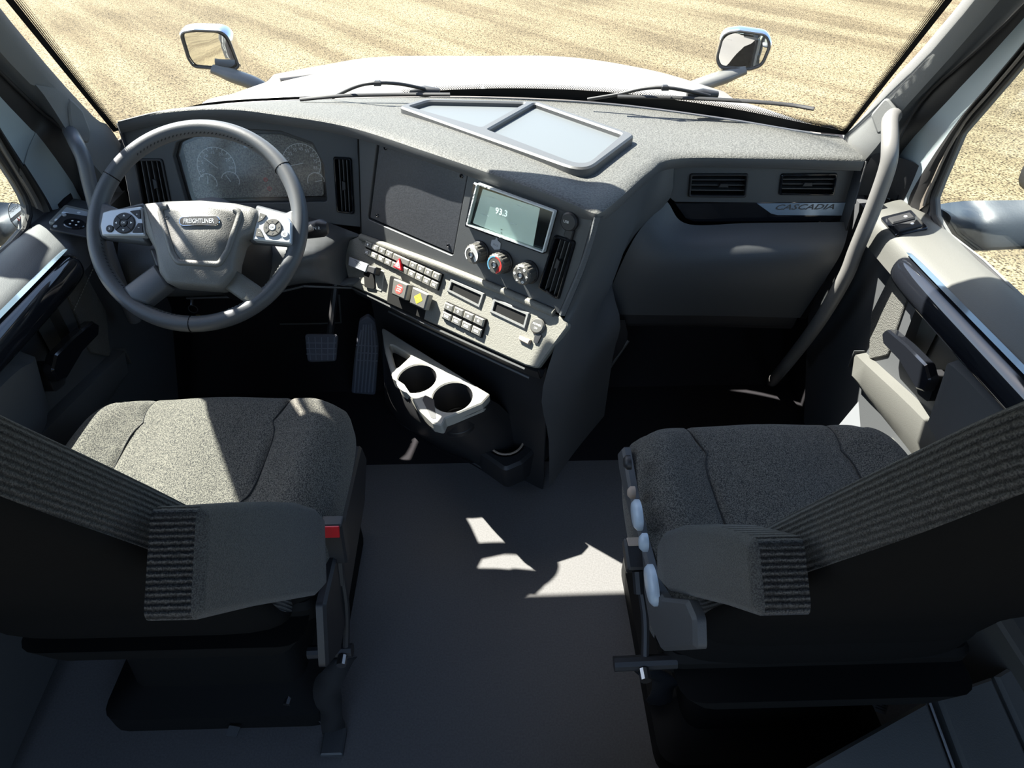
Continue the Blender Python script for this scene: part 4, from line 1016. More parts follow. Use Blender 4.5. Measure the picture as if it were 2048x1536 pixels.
# body
def zring(pix, z): return [at(u, v, z=z) for u, v in pix]
body_top = [tp.P(a, bb, -.02) for a, bb in [outc[0], outc[11], outc[9], outc[7], outc[6], outc[4], outc[2], outc[1]]]
mid_r = [at(766, 720, z=.25), at(775, 760, z=.25), at(800, 805, z=.25), at(838, 850, z=.24), at(870, 868, z=.24), at(925, 870, z=.24), at(985, 850, z=.24), at(1010, 820, z=.25)]
bot_r = [at(770, 800, z=.03), at(790, 830, z=.03), at(830, 862, z=.02), at(880, 892, z=.02), at(935, 915, z=.02), at(985, 940, z=.02), at(1040, 935, z=.02), at(1080, 900, z=.03)]
mb = MB(); mb.loft([body_top, mid_r, bot_r, [p+Vector((0, 0, -.02)) for p in bot_r]], M_dark, nu=28, nv=14); mb.build('console_body', con, 60)
# lower step with round holder
lz = .13
lp = Pl((0.02, 1.2, lz), (-.05, -.25, 1), (1, 0, 0))
lo = rnd(lp.pix([(930, 850), (1000, 830), (1085, 845), (1112, 862), (1045, 925), (1010, 940), (960, 905)]), .02)
hc = lp.loc(1012, 878); hr = circ(hc, .047, 28)
mb = MB(); mb.slab(lp, lo, -.10, 0, M_dark, holes=[hr], ch=.008); mb.build('lower_step', con, 40)
mb = MB(); mb.slab(lp, inset(hr, -.003), -.06, -.05, M_blk); mb.tube([lp.P(a, bb, .001) for a, bb in hr], .003, M_beige, 6, closed=True); mb.build('lower_holder', con, label='round lower holder with tan rim')
mb = MB()
for i in range(26):
    a = random.uniform(0, 2*pi); r_ = random.uniform(0, .035); c_ = lp.P(hc[0]+r_*cos(a), hc[1]+r_*sin(a), -.045); mb.box(c_, .007, .005, .004, M_steel if i % 3 else M_silver, Matrix.Rotation(a, 3, 'Z'))
q = mb.build('loose_screws', con); q['kind'] = 'stuff'
# right side flank of console (from holder up to the dash)
mb = MB()
mb.loft([[at(1140, 640, y=1.18), at(1250, 640, y=1.42)], [at(1120, 740, z=.33), at(1250, 690, z=.30)], [at(1105, 860, z=.09), at(1180, 780, z=.10)], [at(1090, 905, z=.01), at(1200, 790, z=.01)]], M_dark, nu=8, nv=12)
mb.tube([at(1256, 680, z=.26), at(1215, 740, z=.17), at(1150, 800, z=.10), at(1100, 855, z=.07)], .006, M_lip, 8); mb.build('console_flank', con, 60)
# vertical fascia between lower fascia and console (dark)
mb = MB(); mb.loft([[p+Vector((.03, .09, -.20)) for p in Cb], [p+Vector((.03, .10, -.5)) for p in Cb]], M_dark, nu=10); mb.build('console_back', con)

M_ped = mat('pedal_rubber', (.10, .105, .13), .6)
M_ped2 = mat('pedal_rib_rubber', (.20, .21, .25), .55)
#=================================================================== PEDALS
pc = at(735, 712, y=1.50)
acc = thing('accelerator_pedal', 'long ribbed black floor-hinged accelerator pedal', 'pedal', at(725, 785, z=.02))
a0, a1 = at(736, 640, y=1.56), at(724, 785, z=.025)
ax = (a0-a1); ln = ax.length; ap = Pl((a0+a1)/2, Vector((1, 0, 0)).cross(ax)*1, (1, 0, 0))
if ap.n.y > 0: ap = Pl((a0+a1)/2, -ap.n, (1, 0, 0))
wd = .026
def apix(l): return ap.pix(l, .01)
po = rnd(apix([(718, 645), (735, 634), (752, 650), (757, 700), (750, 792), (702, 788), (708, 720)]), .01)
mb = MB(); mb.slab(ap, po, -.008, .008, M_ped, ch=.003); mb.build('pedal_plate', acc, 40)
mb = MB()
for k in range(6):
    f = (k+.5)/6; t_ = [(720+f*30, 648 if 0 < k < 5 else 660), (711+f*44, 700), (705+f*43, 784)]
    mb.tube([ap.hit(u, v, .0095) for u, v in t_], .0026, M_ped2, 6)
for v_ in (690, 705, 720): mb.tube([ap.hit(712, v_, .0095), ap.hit(755, v_+2, .0095)], .002, M_ped2, 6)
mb.build('tread_ribs', acc)
brk = thing('brake_pedal', 'ribbed black hanging brake pedal left of the accelerator', 'pedal', at(640, 720, y=1.50))
bp_ = Pl(at(640, 695, y=1.50), (0, -.75, .66), (1, 0, 0))
mb = MB(); mb.slab(bp_, rnd(bp_.pix([(610, 668), (676, 668), (672, 722), (616, 724)]), .01), -.006, .006, M_ped, ch=.003); mb.build('pedal_pad', brk, 40)
mb = MB()
for k in range(5): mb.tube([bp_.hit(617+k*13, 674, .007), bp_.hit(621+k*11.5, 720, .007)], .0018, M_ped2, 5)
for v_ in (686, 697, 708): mb.tube([bp_.hit(613, v_, .007), bp_.hit(672, v_, .007)], .0016, M_ped2, 5)
mb.build('tread_grid', brk)
mb = MB(); mb.tube([bp_.hit(660, 668, -.006), at(668, 600, y=1.60), at(672, 560, y=1.62)], .010, M_dark, 8); mb.build('pedal_arm', brk)
# footwell mat edge ridge lines
mb = MB(); mb.tube([at(678, 590, y=1.75), at(682, 645, y=1.75), at(640, 647, y=1.75), at(560, 648, y=1.75)], .003, M_lip, 6); mb.build('trim_3', kind='structure', label='thin ridge on the toe board')

#=================================================================== SEATS
def seat(sx, name, label, yo, cfront, det):
    """sx -1 driver, +1 passenger; built in true size, inboard side faces the aisle"""
    cx = sx*.543 if sx < 0 else .530; hw = .270
    root = thing(name, label, 'seat', (cx, .7+yo, 0))
    I = -sx          # inboard direction
    # --- cushion
    y0, y1 = cfront-.45, cfront; zt = .50
    nx, ny = 56, 56; b = MB(); idx = {}
    def sqmap(u, v, p=5.0):
        return u, v
    for j in range(ny+1):
        for i in range(nx+1):
            u = -1+2*i/nx; v = -1+2*j/ny
            # rounded rectangle: pull corners in
            au, av = abs(u), abs(v)
            k = (au**6+av**6)**(1/6) if (au or av) else 1; mxx = max(au, av, 1e-6); s_ = mxx/k
            s2 = 1-(1-s_)*1.0
            X_ = cx+hw*u*s2*(1-.05*max(0, v)**2); Y_ = (y0+y1)/2+(y1-y0)/2*v*s2
            e = max(au, av)
            z = zt-.045*max(0, (e-.70)/.30)**2.6
            z -= .020*max(0, (v-.45)/.55)**2
            z += .012*math.exp(-((au-.78)/.16)**2)*(1 if v < .8 else .4)
            z += .006*cos(u*pi*2.0)*(1-av**4)
            for sl, dp, wd_ in ((-.50, .008, .016), (.50, .008, .016), (0.02, .0028, .010)):
                ss = sl*(1+.06*v+.05*max(0, v)**3)
                z -= dp*math.exp(-((u-ss)/wd_)**2)
            idx[i, j] = len(b.v); b.v.append(Vector((X_, Y_, z)))
    for j in range(ny):
        for i in range(nx): b.face([idx[i, j], idx[i+1, j], idx[i+1, j+1], idx[i, j+1]], M_seat)
    per = [idx[i, 0] for i in range(nx)]+[idx[nx, j] for j in range(ny)]+[idx[i, ny] for i in range(nx, 0, -1)]+[idx[0, j] for j in range(ny, 0, -1)]
    prev = per
    for dz, gr in ((.02, .004), (.055, .006), (.10, .0), (.125, -.012)):
        cur = []
        for q in per:
            p = b.v[q]; d = Vector((p.x-cx, p.y-(y0+y1)/2, 0)); d = d.normalized() if d.length else d
            cur.append(len(b.v)); b.v.append(Vector((p.x, p.y, zt-.045-dz))+d*gr)
        for i in range(len(per)):
            i2 = (i+1) % len(per); b.face([cur[i], cur[i2], prev[i2], prev[i]], M_shell if b.v[cur[i]].y < y0+.05 else M_seat)  # rear faces take the black cloth in place of shade below the backrest
        prev = cur
    b.face(prev[::-1], M_shell)
    cu = b.build('cushion', root, 70)
    def topz(u, v):
        fi = (u+1)/2*nx; i = min(nx-1, int(fi)); fi -= i; j = int(round((v+1)/2*ny)); return b.v[idx[i, j]].lerp(b.v[idx[i+1, j]], fi)
    for sl in (-.50, .50):
        s = MB(); pts = []
        for j in range(0, 41):
            v = -1+2*j/40*.985; ss = sl*(1+.06*v+.05*max(0, v)**3); pts.append(topz(ss, v)+Vector((0, 0, .0005)))
        s.tube(pts, .0014, M_seam, 5); s.build('cushion_seam', cu)
    # --- backrest: sections along the recline axis
    ang = math.atan2(.161, .317)
    def bk(x, t, d):
        """x world, t along the back from z=.45, d thickness to the rear"""
        base_ = Vector((0, .640+yo, .47)); up_ = Vector((0, -sin(ang), cos(ang))); rear = Vector((0, -cos(ang), -sin(ang)))
        p = base_+up_*t+rear*d; p.x = x; return p
    xi, xo = cx+I*.215, cx-I*.24
    b = MB(); n_ = 26; secs = []
    for t_, wi, th, dsh in ((-.17, .80, .10, .02), (-.10, .96, .13, .03), (.0, 1.0, .14, .05), (.10, 1.0, .12, .055), (.20, 1.0, .115, .03), (.32, .99, .11, .012), (.45, .98, .105, 0), (.60, .95, .10, -.0), (.72, .90, .09, 0), (.80, .72, .07, .01)):
        sec = []
        for k in range(n_):
            a = 2*pi*k/n_; cxx = (xi+xo)/2; h_ = abs(xi-xo)/2*wi
            ca, sa = cos(a), sin(a); q = .30
            X_ = cxx+h_*(abs(ca)**q)*(1 if ca > 0 else -1); D_ = th/2*(abs(sa)**.45)*(1 if sa > 0 else -1)
            # bolsters: front face concave
            if sa < 0: D_ += .030*(1-(abs(X_-cxx)/h_)**2)
            sec.append(bk(X_, t_, D_+th/2-.0+(-.02 if False else 0)))
        secs.append(sec)
    k0 = len(b.v)
    allp = []
    cols = [cr([sc_[k] for sc_ in secs], 40) for k in range(n_)]
    for r_ in range(40):
        for k in range(n_): b.v.append(cols[k][r_])
    for r_ in range(39):
        for k in range(n_):
            k2 = (k+1) % n_; a = 2*pi*(k+.5)/n_
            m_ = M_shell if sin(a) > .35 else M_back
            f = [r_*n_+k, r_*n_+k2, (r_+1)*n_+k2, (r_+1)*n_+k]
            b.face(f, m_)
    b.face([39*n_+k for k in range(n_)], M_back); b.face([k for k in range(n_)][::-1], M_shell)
    br = b.build('backrest', root, 80, label='reclined backrest with ribbed cloth sides and black back')
    # lower bolster hump
    b = MB(); h0 = []
    rowsb = []
    for i in range(9):
        f = i/8; a = pi*f; yy = .60+yo-.06*f; r_ = .001+.055*sin(a)**.6
        rowsb.append([bk(xi-I*.05+I*.055*cos(q), .03+.20*f, -.035*sin(q)*(.3+.7*sin(a))+.02) for q in [pi*j/10 for j in range(11)]])
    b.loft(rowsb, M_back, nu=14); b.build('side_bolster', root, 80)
    # --- folded-up armrest on the inboard side
    xa = sx*.252; ap_ = Pl((xa, 0, 0), (I, 0, 0), (0, I, 0)); sg_ = ap_.U.y
    if sx > 0: out_ = [(1312, 1085), (1322, 1064), (1360, 1050), (1420, 1052), (1500, 1076), (1515, 1236), (1440, 1210), (1330, 1182), (1312, 1160)]
    else: out_ = [(652, 1035), (640, 1018), (600, 1005), (540, 1003), (410, 1012), (398, 1242), (520, 1212), (640, 1190), (656, 1172)]
    o_ = rnd(ap_.pix(out_), .014, 4)
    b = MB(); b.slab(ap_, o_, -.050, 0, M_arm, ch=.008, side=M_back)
    b.build('armrest', root, 50, label='cloth-covered armrest folded up against the backrest')
    ctr = Vector(o_[0])*0
    for p in o_: ctr += Vector(p)
    ctr /= len(o_); b = MB(); b.tube([ap_.P(ctr[0]-.0, ctr[1], -.05), ap_.P(ctr[0], ctr[1], -.09)], .02, M_dark, 12); b.build('armrest_pivot', root)
    # --- base
    b = MB(); bz = [(0, .22, .24), (.05, .22, .24), (.08, .17, .19), (.22, .16, .18), (.30, .21, .25), (.345, .235, .26)]
    rws = []
    for z, hx, hy in bz: rws.append(z)
    k0 = 0
    for z, hx, hy in bz:
        for a, c in rnd([(-hx, -hy), (hx, -hy), (hx, hy), (-hx, hy)], .04, 4): b.v.append(Vector((cx+a, (y0+y1)/2-.02+c, z)))
    n2 = len(b.v)//len(bz)
    for i in range(len(bz)-1):
        for j in range(n2): b.face([i*n2+j, i*n2+(j+1) % n2, (i+1)*n2+(j+1) % n2, (i+1)*n2+j], M_blk if sx < 0 else M_blk)
    b.face([(len(bz)-1)*n2+j for j in range(n2)], M_blk); b.build('suspension_base', root, 40, label='black suspension pedestal')
    # seat pan side cover (inboard)
    xs_ = sx*.268 if sx < 0 else .258; sp = Pl((xs_, 0, 0), (I, 0, 0), (0, I, 0)); s2 = sp.U.y
    covp = [(1240, 905), (1250, 893), (1266, 985), (1286, 1075), (1308, 1160), (1330, 1195), (1380, 1200), (1396, 1235), (1398, 1298), (1330, 1302), (1306, 1250), (1288, 1150), (1268, 1045), (1253, 985), (1244, 940)]
    if sx < 0: covq = [(-y_, z_) if s2 < 0 else (y_, z_) for y_, z_ in [(.60, .42), (.98, .40), (1.0, .34), (.92, .29), (.60, .27), (.54, .33)]]
    else: covq = sp.pix(covp)
    b = MB(); b.slab(sp, rnd(covq, .010), -.010, .006, M_dark if sx < 0 else M_door, ch=.005); b.build('side_cover', root, 40, label='plastic side cover of the seat pan')
    b = MB(); b.slab(Pl((cx, y0-.0, .33), (0, 0, 1), (1, 0, 0)), rnd([(-hw+.02, .0), (hw-.02, .0), (hw-.02, .32), (-hw+.02, .32)], .03), 0, .04, M_blk, ch=.01); b.build('seat_pan', root, 40)
    for (u_, v_, rx, ry, m_) in det:
        c_ = sp.loc(u_, v_, .012); b = MB(); b.slab(sp, circ(c_, rx, 20, ry), .004, .016, m_, ch=.005); b.build('seat_control', root, 50, label='pale blue oval control' if m_ == M_pale else None)
    # slide rail (bright rod)
    b = MB(); xr = cx+I*.14
    b.tube([(xr, y0-.02, .06), (xr+I*.03, y1-.2, .06)], .008, M_steel, 8); b.tube([(xr+I*.012, y0-.02, .05), (xr+I*.04, y1-.2, .05)], .006, M_dark, 8); b.build('slide_rail', root) if sx < 0 else None
    return root
seat(-1, 'driver_seat', 'driver seat of dark grey cloth with its left half lit by the sun', .045, 1.075, [])
seat(1, 'passenger_seat', 'passenger seat of dark charcoal cloth beside the right door', 0, .965, [(1271, 1030, .028, .022, M_pale), (1300, 1170, .034, .022, M_pale), (1284, 1085, .014, .016, M_pale), (1260, 985, .010, .012, M_beige), (1252, 925, .014, .012, M_dark)])

#=================================================================== SEAT BELT BUCKLES AND TETHERS
def buckle(name, label, top, bot, anchor, red):
    root = thing(name, label, 'seat belt buckle', anchor)
    ax = (top-bot).normalized(); n_ = Vector((0, -.7, .7)); n_ = (n_-ax*n_.dot(ax)).normalized()
    pl = Pl((top+bot)/2, n_, ax.cross(n_)); h_ = (top-bot).length/2
    s = 1 if pl.V.dot(ax) > 0 else -1
    b = MB(); b.slab(pl, rnd([(-.017, -h_*s), (.017, -h_*s), (.019, h_*s), (-.019, h_*s)], .005), -.012, .012, M_dark, ch=.004); b.build('buckle_body', root, 40)
    b = MB(); b.slab(pl, rnd([(-.013, h_*.45*s), (.013, h_*.45*s), (.015, h_*.98*s), (-.015, h_*.98*s)], .002), .011, .0145, M_red if red else M_beige, ch=.001); b.build('release_button', root, label='red release button' if red else None)
    b = MB(); b.tube(cr([bot, bot.lerp(anchor, .5)+Vector((.006, 0, .0)), anchor], 10), .0065, M_dark, 8); b.tube([bot, bot.lerp(anchor, .25)], .009, M_dark, 8); b.build('stalk', root)
    b = MB(); b.tube([anchor+Vector((-.05, .0, -.002)), anchor+Vector((.05, 0, .002))] if anchor.x > 0 else [anchor+Vector((-.07, .0, -.005)), anchor+Vector((.012, 0, .0))], .012, M_dark, 10)
    b.tube([anchor+Vector((-.004, -.012, 0)), anchor+Vector((-.004, -.03, 0))], .009, M_steel, 10); b.build('anchor_bolt', root)
    return root
buckle('seat_belt_buckle', 'black seat belt buckle with red button beside the driver seat', at(663, 1042, x=-.262), at(678, 1120, x=-.262), at(692, 1300, x=-.268), True)
buckle('seat_belt_buckle', 'black seat belt buckle standing beside the passenger seat', at(1268, 1078, x=.244), at(1275, 1142, x=.244), at(1290, 1325, x=.250), False)
# tether webbing
def tether(pts, wds, label, name='tether_strap'):
    b = MB(); k = len(pts); c = cr(pts, 16); wv = [w_ for w_ in wds]
    for i, p in enumerate(c):
        f = i/15*(len(wv)-1); a = int(min(f, len(wv)-2)); w_ = wv[a]+(wv[a+1]-wv[a])*(f-a)
        d = Vector((1, .25*sin(i), .1*cos(i*1.3))).normalized()
        b.v += [p-d*w_/2, p+Vector((0, -.004, 0)), p+d*w_/2]
    for i in range(15):
        for j in range(2): b.face([3*i+j, 3*i+j+1, 3*i+3+j+1, 3*i+3+j], M_web)
    return b.build(name, label=label, cat='strap', solid=.002, smooth=60)
tether([at(688, 1315, z=.17), at(655, 1370, z=.13), at(662, 1420, z=.06), at(668, 1462, z=.006)], [.05, .055, .045, .045], 'black webbing strap anchoring the driver seat to the floor')
tether([at(1290, 1340, z=.17), at(1330, 1360, z=.12), at(1318, 1400, z=.07), at(1338, 1432, z=.008)], [.04, .05, .05, .05], 'crumpled black webbing strap below the passenger seat')
for (px, lab) in (((668, 1490), 'small floor bracket holding the strap behind the driver seat'), ((1338, 1458), 'small floor bracket holding the strap behind the passenger seat')):
    b = MB(); p = at(*px, z=0); b.slab(Pl(p, (0, 0, 1), (1, 0, 0)), rnd([(-.022, -.022), (.022, -.022), (.022, .03), (-.022, .03)], .003), 0, .012, M_dash, ch=.003); b.build('floor_bracket', label=lab, cat='bracket')
b = MB(); b.tube(cr([at(560, 1402, z=.02), at(590, 1412, z=.03), at(618, 1420, z=.03), at(645, 1448, z=.01)], 12), .0022, M_dark, 6); b.tube([at(590, 1412, z=.032), at(615, 1418, z=.032)], .0065, M_dark, 8); b.tube([at(588, 1411, z=.032), at(590, 1412, z=.032)], .0075, M_silver, 8); b.tube([at(616, 1419, z=.032), at(618, 1420, z=.032)], .0075, M_silver, 8)
b.build('wire_connector', label='thin black wire with inline connector on the floor behind the driver seat', cat='wire')
b = MB(); b.slab(Pl(at(466, 1462, z=.02), (0, -.3, 1)), rnd([(-.012, -.008), (.010, -.010), (.014, .006), (-.008, .010)], .002), 0, .003, M_door); b.build('cable_clip', label='small grey clip on the dark floor behind the driver seat', cat='clip')
b = MB(); b.tube(cr([at(1370, 1385, z=.10), at(1400, 1390, z=.10), at(1440, 1340, z=.16), at(1400, 1310, z=.2)], 12), .002, M_dark, 6); b.build('cable', label='thin black cable looped under the passenger seat', cat='wire')

#=================================================================== GRAB HANDLES
gr = thing('grab_handle', 'long grey bent grab handle on the right windscreen pillar', 'grab handle', at(1780, 240, x=.86))
b = MB(); pts = [at(1787, 232, x=.885), at(1780, 244, x=.862), at(1780, 290, x=.85), at(1775, 335, x=.85), at(1745, 420, x=.85), at(1712, 500, x=.85), at(1690, 555, x=.85), at(1640, 640, x=.845), at(1592, 705, x=.85), at(1562, 742, y=1.50), at(1535, 775, y=1.70)]
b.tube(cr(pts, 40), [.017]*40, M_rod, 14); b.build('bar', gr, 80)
b = MB(); pp = Pl(at(1765, 235, x=.885), (-.75, -.62, .2)); b.slab(pp, rnd(pp.pix([(1775, 192), (1800, 226), (1790, 250), (1770, 262), (1757, 270), (1743, 230)]), .01), -.004, .008, M_trim, ch=.004); b.build('end_cover', gr, 40)
gl = thing('grab_handle', 'dark grey grab handle on the left windscreen pillar, partly behind the steering wheel', 'grab handle', at(160, 290, x=-.86))
b = MB(); pts = [at(140, 262, x=-.91), at(152, 285, x=-.865), at(168, 320, x=-.85), at(180, 370, x=-.85), at(196, 430, x=-.85), at(215, 500, x=-.85), at(240, 570, x=-.85), at(270, 640, x=-.86)]
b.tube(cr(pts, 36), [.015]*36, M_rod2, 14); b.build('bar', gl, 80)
b = MB(); pp = Pl(at(150, 240, x=-.892), (.75, -.62, .2)); b.slab(pp, rnd(pp.pix([(132, 188), (165, 222), (180, 262), (176, 292), (142, 270), (136, 235)]), .012), -.004, .008, M_trim, ch=.004); b.build('end_cover', gl, 40)

#=================================================================== OUTSIDE: hood, mirrors, wipers
hood = thing('truck_hood', 'white truck bonnet beyond the windscreen', 'hood', (0, 2.6, .3))
b = MB()
h0 = [at(400, 212, z=.72), at(520, 196, z=.76), at(700, 186, z=.78), at(950, 181, z=.785), at(1250, 190, z=.78), at(1480, 215, z=.765), at(1640, 262, z=.72)]
h1 = [at(470, 186, z=.66), at(570, 172, z=.73), at(720, 160, z=.755), at(950, 155, z=.76), at(1200, 162, z=.755), at(1400, 185, z=.735), at(1560, 232, z=.66)]
h2 = [at(530, 165, z=.60), at(620, 150, z=.68), at(740, 132, z=.715), at(950, 133, z=.71), at(1160, 136, z=.71), at(1330, 162, z=.68), at(1480, 205, z=.60)]
h3 = [at(560, 156, z=.50), at(650, 140, z=.60), at(765, 124, z=.665), at(950, 121, z=.665), at(1130, 123, z=.665), at(1300, 150, z=.60), at(1430, 188, z=.50)]
h4 = [p+Vector((0, .10, -.30)) for p in h3]
h00 = [p+Vector((0, -.06, -.12)) for p in h0]
b.loft([h00, h0, h1, h2, h3, h4], M_paint, nu=60, nv=40); b.build('hood_panel', hood, 80)
b = MB(); 
for pix in ([(560, 158), (640, 148), (700, 135)], [(1180, 128), (1260, 150), (1400, 182)]):
    b.tube(cr([at(u, v+2, z=.675) for u, v in pix], 12), .010, M_paint, 8)
b.build('hood_crease', hood, 80)
cwb = [Vector((-1.04, 1.60, .72))]+[p+Vector((0, .006, -.022)) for p in Wb]+[Vector((1.04, 1.50, .72))]
cwf = [Vector((-1.04, 1.75, .70))]+[p+Vector((0, .03, -.015)) for p in h0]+[Vector((1.04, 1.68, .70))]
b = MB(); b.loft([cwb, cwf], M_rub, nu=50); b.build('cowl_panel', hood, label='black cowl panel under the windscreen', solid=.006)
b = MB(); b.slab(Pl(at(966, 186, z=.795), (0, -.3, 1), (1, 0, 0)), [(-.012, -.012), (.012, -.012), (0, .02)], 0, .012, M_white); b.build('washer_jet', hood)

def hood_mirror(sx, label, outl, gl_, arm, Y):
    root = thing('hood_mirror', label, 'mirror', at(*arm[-1], y=Y))
    pl = Pl(at((outl[0][0]+outl[2][0])/2, (outl[0][1]+outl[2][1])/2, y=Y), ((-.30, -1, .05) if sx > 0 else (.10, -1, -.06)))
    o = rnd(pl.pix(outl), .06, 6); b = MB(); b.slab(pl, o, -.07, .0, M_chrome, holes=[inset(o, .012)], ch=.006, side=M_chrome)
    b.slab(pl, inset(o, .004), -.075, -.06, M_chrome); b.build('mirror_shell', root, 50, label='chrome shell')
    g = rnd(pl.pix(gl_), .055, 6); c = Vector((0, 0))
    for p in g: c += Vector(p)
    c /= len(g); b = MB(); n_ = len(g); Rr = .75
    for k in range(7):
        f = k/6
        for p in g:
            q = c.lerp(Vector(p), max(f, .001)); dd = (q-c).length; b.v.append(pl.P(q.x, q.y, -.002-(dd*dd)/(2*Rr)))
    for k in range(6):
        for j in range(n_): b.face([k*n_+j, (k+1)*n_+j, (k+1)*n_+(j+1) % n_, k*n_+(j+1) % n_], M_mirror)
    b.build('mirror_glass', root, 180, label='convex glass')
    b = MB(); b.tube([p for p in [pl.P(a, bb, .001) for a, bb in inset(o, .010)]], .005, M_rub, 6, closed=True); b.build('mirror_gasket', root)
    b = MB(); q = [at(u, v, y=Y-.02) for u, v in arm]; b.tube(cr(q, 14), [.03, .032, .036, .042]+[.045]*10, mat('mirror_arm', (.09, .09, .085), .4), 12, sq=.6); b.build('mirror_arm', root, 60, label='dark support arm')
hood_mirror(-1, 'left hood mirror on a dark arm, reflecting gravel and white bonnet', [(354, 62), (385, 56), (455, 58), (484, 135), (470, 145), (385, 138), (372, 118)], [(360, 68), (392, 65), (446, 67), (474, 134), (440, 138), (396, 134), (378, 115)], [(425, 138), (470, 153), (510, 168), (545, 190)], 3.13)
hood_mirror(1, 'right hood mirror on a dark arm, reflecting the side of the truck', [(1428, 118), (1443, 62), (1480, 57), (1536, 65), (1547, 90), (1528, 135), (1500, 144), (1436, 140)], [(1434, 120), (1448, 72), (1484, 64), (1532, 72), (1538, 92), (1520, 132), (1496, 138), (1442, 135)], [(1490, 140), (1445, 155), (1400, 170), (1350, 190)], 3.07)

def wiper(label, blade, armp, knuckle):
    root = thing('wiper', label, 'wiper', blade[0])
    b = MB(); b.tube(cr(blade, 20), .007, M_rub, 8, sq=.7); b.build('blade', root, 60)
    b = MB(); b.tube(cr(armp, 16), .0045, M_rub, 8); b.build('arm', root, 60)
    b = MB(); p = armp[len(armp)//2]; b.box(p, .018, .014, .012, M_dark, ch=.003); b.build('hose_clip', root)
    b = MB(); b.tube([knuckle+Vector((-.04, 0, 0)), knuckle, knuckle+Vector((.04, 0, 0))], [.008, .015, .008], M_dark, 10); b.build('knuckle', root, 60)
def wz(u, v, z): return at(u, v, z=z)
wiper('long wiper with bright-tipped blade at the right foot of the windscreen', [wz(1235, 193, .84), wz(1370, 196, .845), wz(1500, 203, .85), wz(1580, 210, .85), wz(1628, 218, .85)], [wz(1175, 199, .82), wz(1240, 188, .84), wz(1282, 178, .86), wz(1330, 175, .87), wz(1385, 184, .86), wz(1420, 192, .85)], wz(1405, 189, .85))
wiper('wiper arm at the left foot of the windscreen above the cluster', [wz(600, 199, .83), wz(680, 192, .835), wz(800, 189, .83), wz(900, 189, .83)], [wz(665, 195, .82), wz(715, 172, .86), wz(755, 166, .87), wz(800, 168, .86), wz(850, 178, .84)], wz(850, 183, .83))

# side mirror arms beyond the door glass
for sx, lab, up_, lo_ in ((1, 'dark blue-grey side mirror on its arm beyond the right door glass', [(1868, 410), (1930, 402), (2048, 400), (2200, 398)], [(1872, 470), (1930, 500), (2048, 498), (2200, 494)]),
                          (-1, 'dark side mirror on its arm beyond the left door glass', [(78, 425), (60, 412), (0, 404), (-150, 396)], [(60, 466), (30, 482), (0, 492), (-150, 510)])):
    root = thing('side_mirror', lab, 'mirror', (sx*1.2, 1.45, .55))
    U_ = [at(u, v, x=sx*(1.10+.05*i+(.06 if i else 0))) for i, (u, v) in enumerate(up_)]; L_ = [at(u, v, x=sx*(1.10+.05*i+(.06 if i else 0))) for i, (u, v) in enumerate(lo_)]
    M_ = [(a+c)/2+Vector((0, -.05, .03)) for a, c in zip(U_, L_)]; N_ = [(a+c)/2+Vector((0, .06, -.05)) for a, c in zip(U_, L_)]
    b = MB(); b.loft([U_, M_, L_, N_, U_], M_shade, nu=16, nv=24); b.build('arm_housing', root, 70)
    b = MB(); mpl = Pl((sx*1.43, 1.42, 1.02), (-sx*.15, -1, 0), (1, 0, 0)); o_ = rnd([(-.13, -.34), (.13, -.34), (.13, .33), (-.13, .33)], .05); b.slab(mpl, o_, -.12, 0, M_dark, ch=.02); b.build('mirror_head', root)
    b = MB(); b.slab(mpl, inset(o_, .022), .0005, .002, M_mirror); b.build('mirror_glass', root)

# round sticker on the left door glass
root = MB(); st_ = Pl(at(35, 431, x=-1.018), (1, 0, 0), (0, 1, 0)); r_ = .026
M_stk = mat('sticker_clear', (.55, .56, .50), .5)
root.slab(st_, circ((0, 0), r_, 28, r_*1.15), 0, .0004, M_dark, holes=[circ((0, 0), r_*.93, 28, r_*1.08)])
root.slab(st_, [(-r_*1.05, -.002), (r_*1.05, -.002), (r_*1.05, .0035), (-r_*1.05, .0035)], 0, .0005, M_pap); root.tube([st_.P(-r_*1.05, -.0025, .0006), st_.P(r_*1.05, -.0025, .0006)], .0006, M_dark, 4); root.tube([st_.P(-r_*1.05, .004, .0006), st_.P(r_*1.05, .004, .0006)], .0006, M_dark, 4)
text_into(root, 'MOTOR', st_, (0, r_*.6), .007, M_dark, .0006); text_into(root, 'V', st_, (0, -r_*.42), .015, M_red, .0006, bold=.05); text_into(root, 'SAFE', st_, (0, -r_*.92), .005, M_dark, .0006)
root.build('round_sticker', label='round clear sticker with red tick on the left door glass', cat='sticker')

# paper tucked beside the passenger seat
b = MB(); b.slab(Pl(at(1712, 820, z=.40), (-.5, -.75, .4)), [(-.035, -.10), (.045, -.12), (.02, -.03), (-.002, .020)], 0, .001, M_pap); b.build('paper_sheet', label='folded pale paper sticking up between passenger seat and right door', cat='paper')

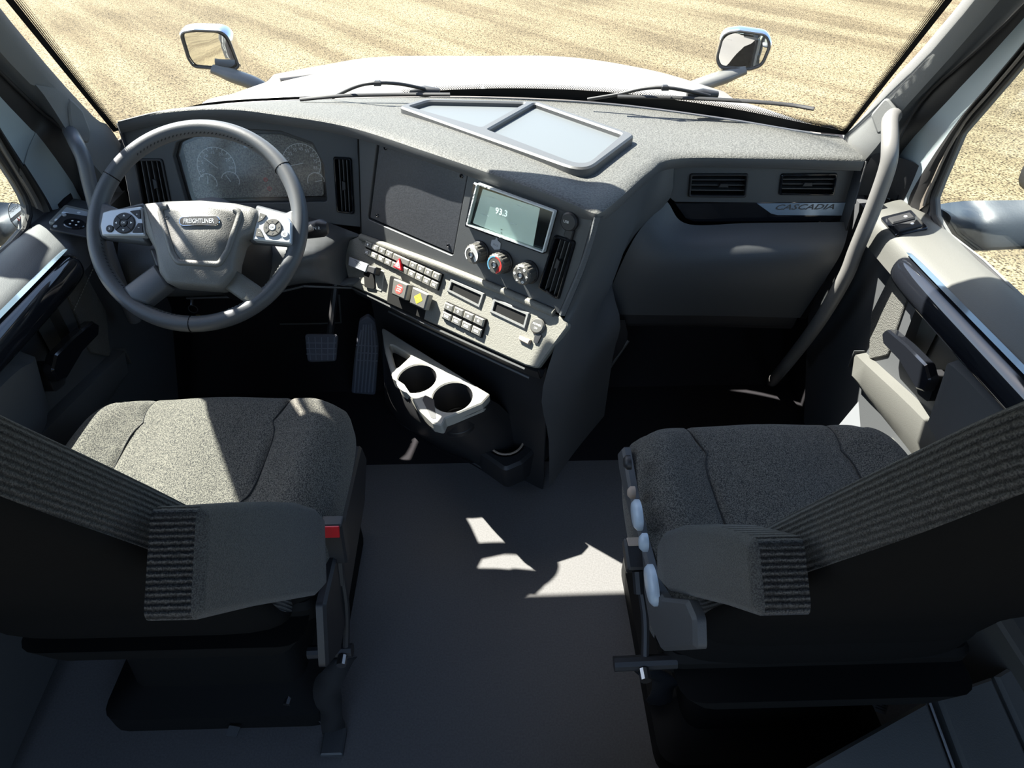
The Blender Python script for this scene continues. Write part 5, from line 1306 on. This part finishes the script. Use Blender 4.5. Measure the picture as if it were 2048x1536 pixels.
# sleeper base cabinet at the lower right
cab_ = thing('base_cabinet', 'low dark grey cabinet top behind the passenger seat at the right', 'cabinet', (.85, .25, 0))
cz = .26
def cpx(l): return [at(u, v, z=cz) for u, v in l]
edge = [at(1630, 1536, z=cz), at(1850, 1400, z=cz), at(2048, 1310, z=cz)]
d_ = (edge[2]-edge[0]).normalized(); p0 = edge[0]-d_*.5; p1 = edge[2]+d_*.12
top_pl = Pl((0, 0, cz), (0, 0, 1), (1, 0, 0))
gr0, gr1 = at(1868, 1405, z=cz), at(1920, 1545, z=cz); gd = (gr1-gr0).normalized()
def poly(l): return [(p.x, p.y) for p in l]
ga = at(1855, 1398, z=cz); gb = ga+gd*.9; ha = at(1875, 1390, z=cz); hb_ = ha+gd*.9
b = MB(); b.slab(top_pl, poly([p0, ga, gb, p0+gd*.9]), -cz+.0, 0, M_cab, ch=.006); b.build('left_lid', cab_, 40)
lid2 = at(1985, 1352, z=cz); lid2b = lid2+gd*.9
b = MB(); b.slab(top_pl, poly([ha, lid2, lid2b, hb_]), -cz+.0, 0, M_cab, ch=.006); b.build('middle_lid', cab_, 40)
l3 = at(1991, 1350, z=cz); b = MB(); b.slab(top_pl, poly([l3, p1, p1+gd*.9, l3+gd*.9]), -cz+.0, 0, M_cab, ch=.006); b.build('right_lid', cab_, 40)
b = MB(); b.tube([ga+Vector((.003, 0, -.002)), gb+Vector((.003, 0, -.002))], .002, M_silver, 5); b.build('groove_trim', cab_, label='thin bright edge along the groove')
# bits in the shade behind the passenger seat
b = MB(); b.slab(Pl(at(1755, 1412, z=.05), (-.2, -.6, .7)), rnd([(-.014, -.010), (.016, -.012), (.018, .008), (-.012, .014)], .002), 0, .002, M_pap)
for k in range(3): b.slab(Pl(at(1755, 1412, z=.05), (-.2, -.6, .7)), [(-.004, -.004+.005*k), (.014, -.006+.005*k), (.014, -.004+.005*k), (-.004, -.002+.005*k)], .002, .0024, M_dash)
b.build('warning_tag', label='tiny white printed tag in the shadow behind the passenger seat', cat='tag')
b = MB(); b.box(at(1800, 1300, z=.12), .30, .16, .16, M_blk, Matrix.Rotation(radians(25), 3, 'Z'), ch=.02); b.build('dark_bag', label='black box in deep shadow behind the passenger seat', cat='box') if False else None
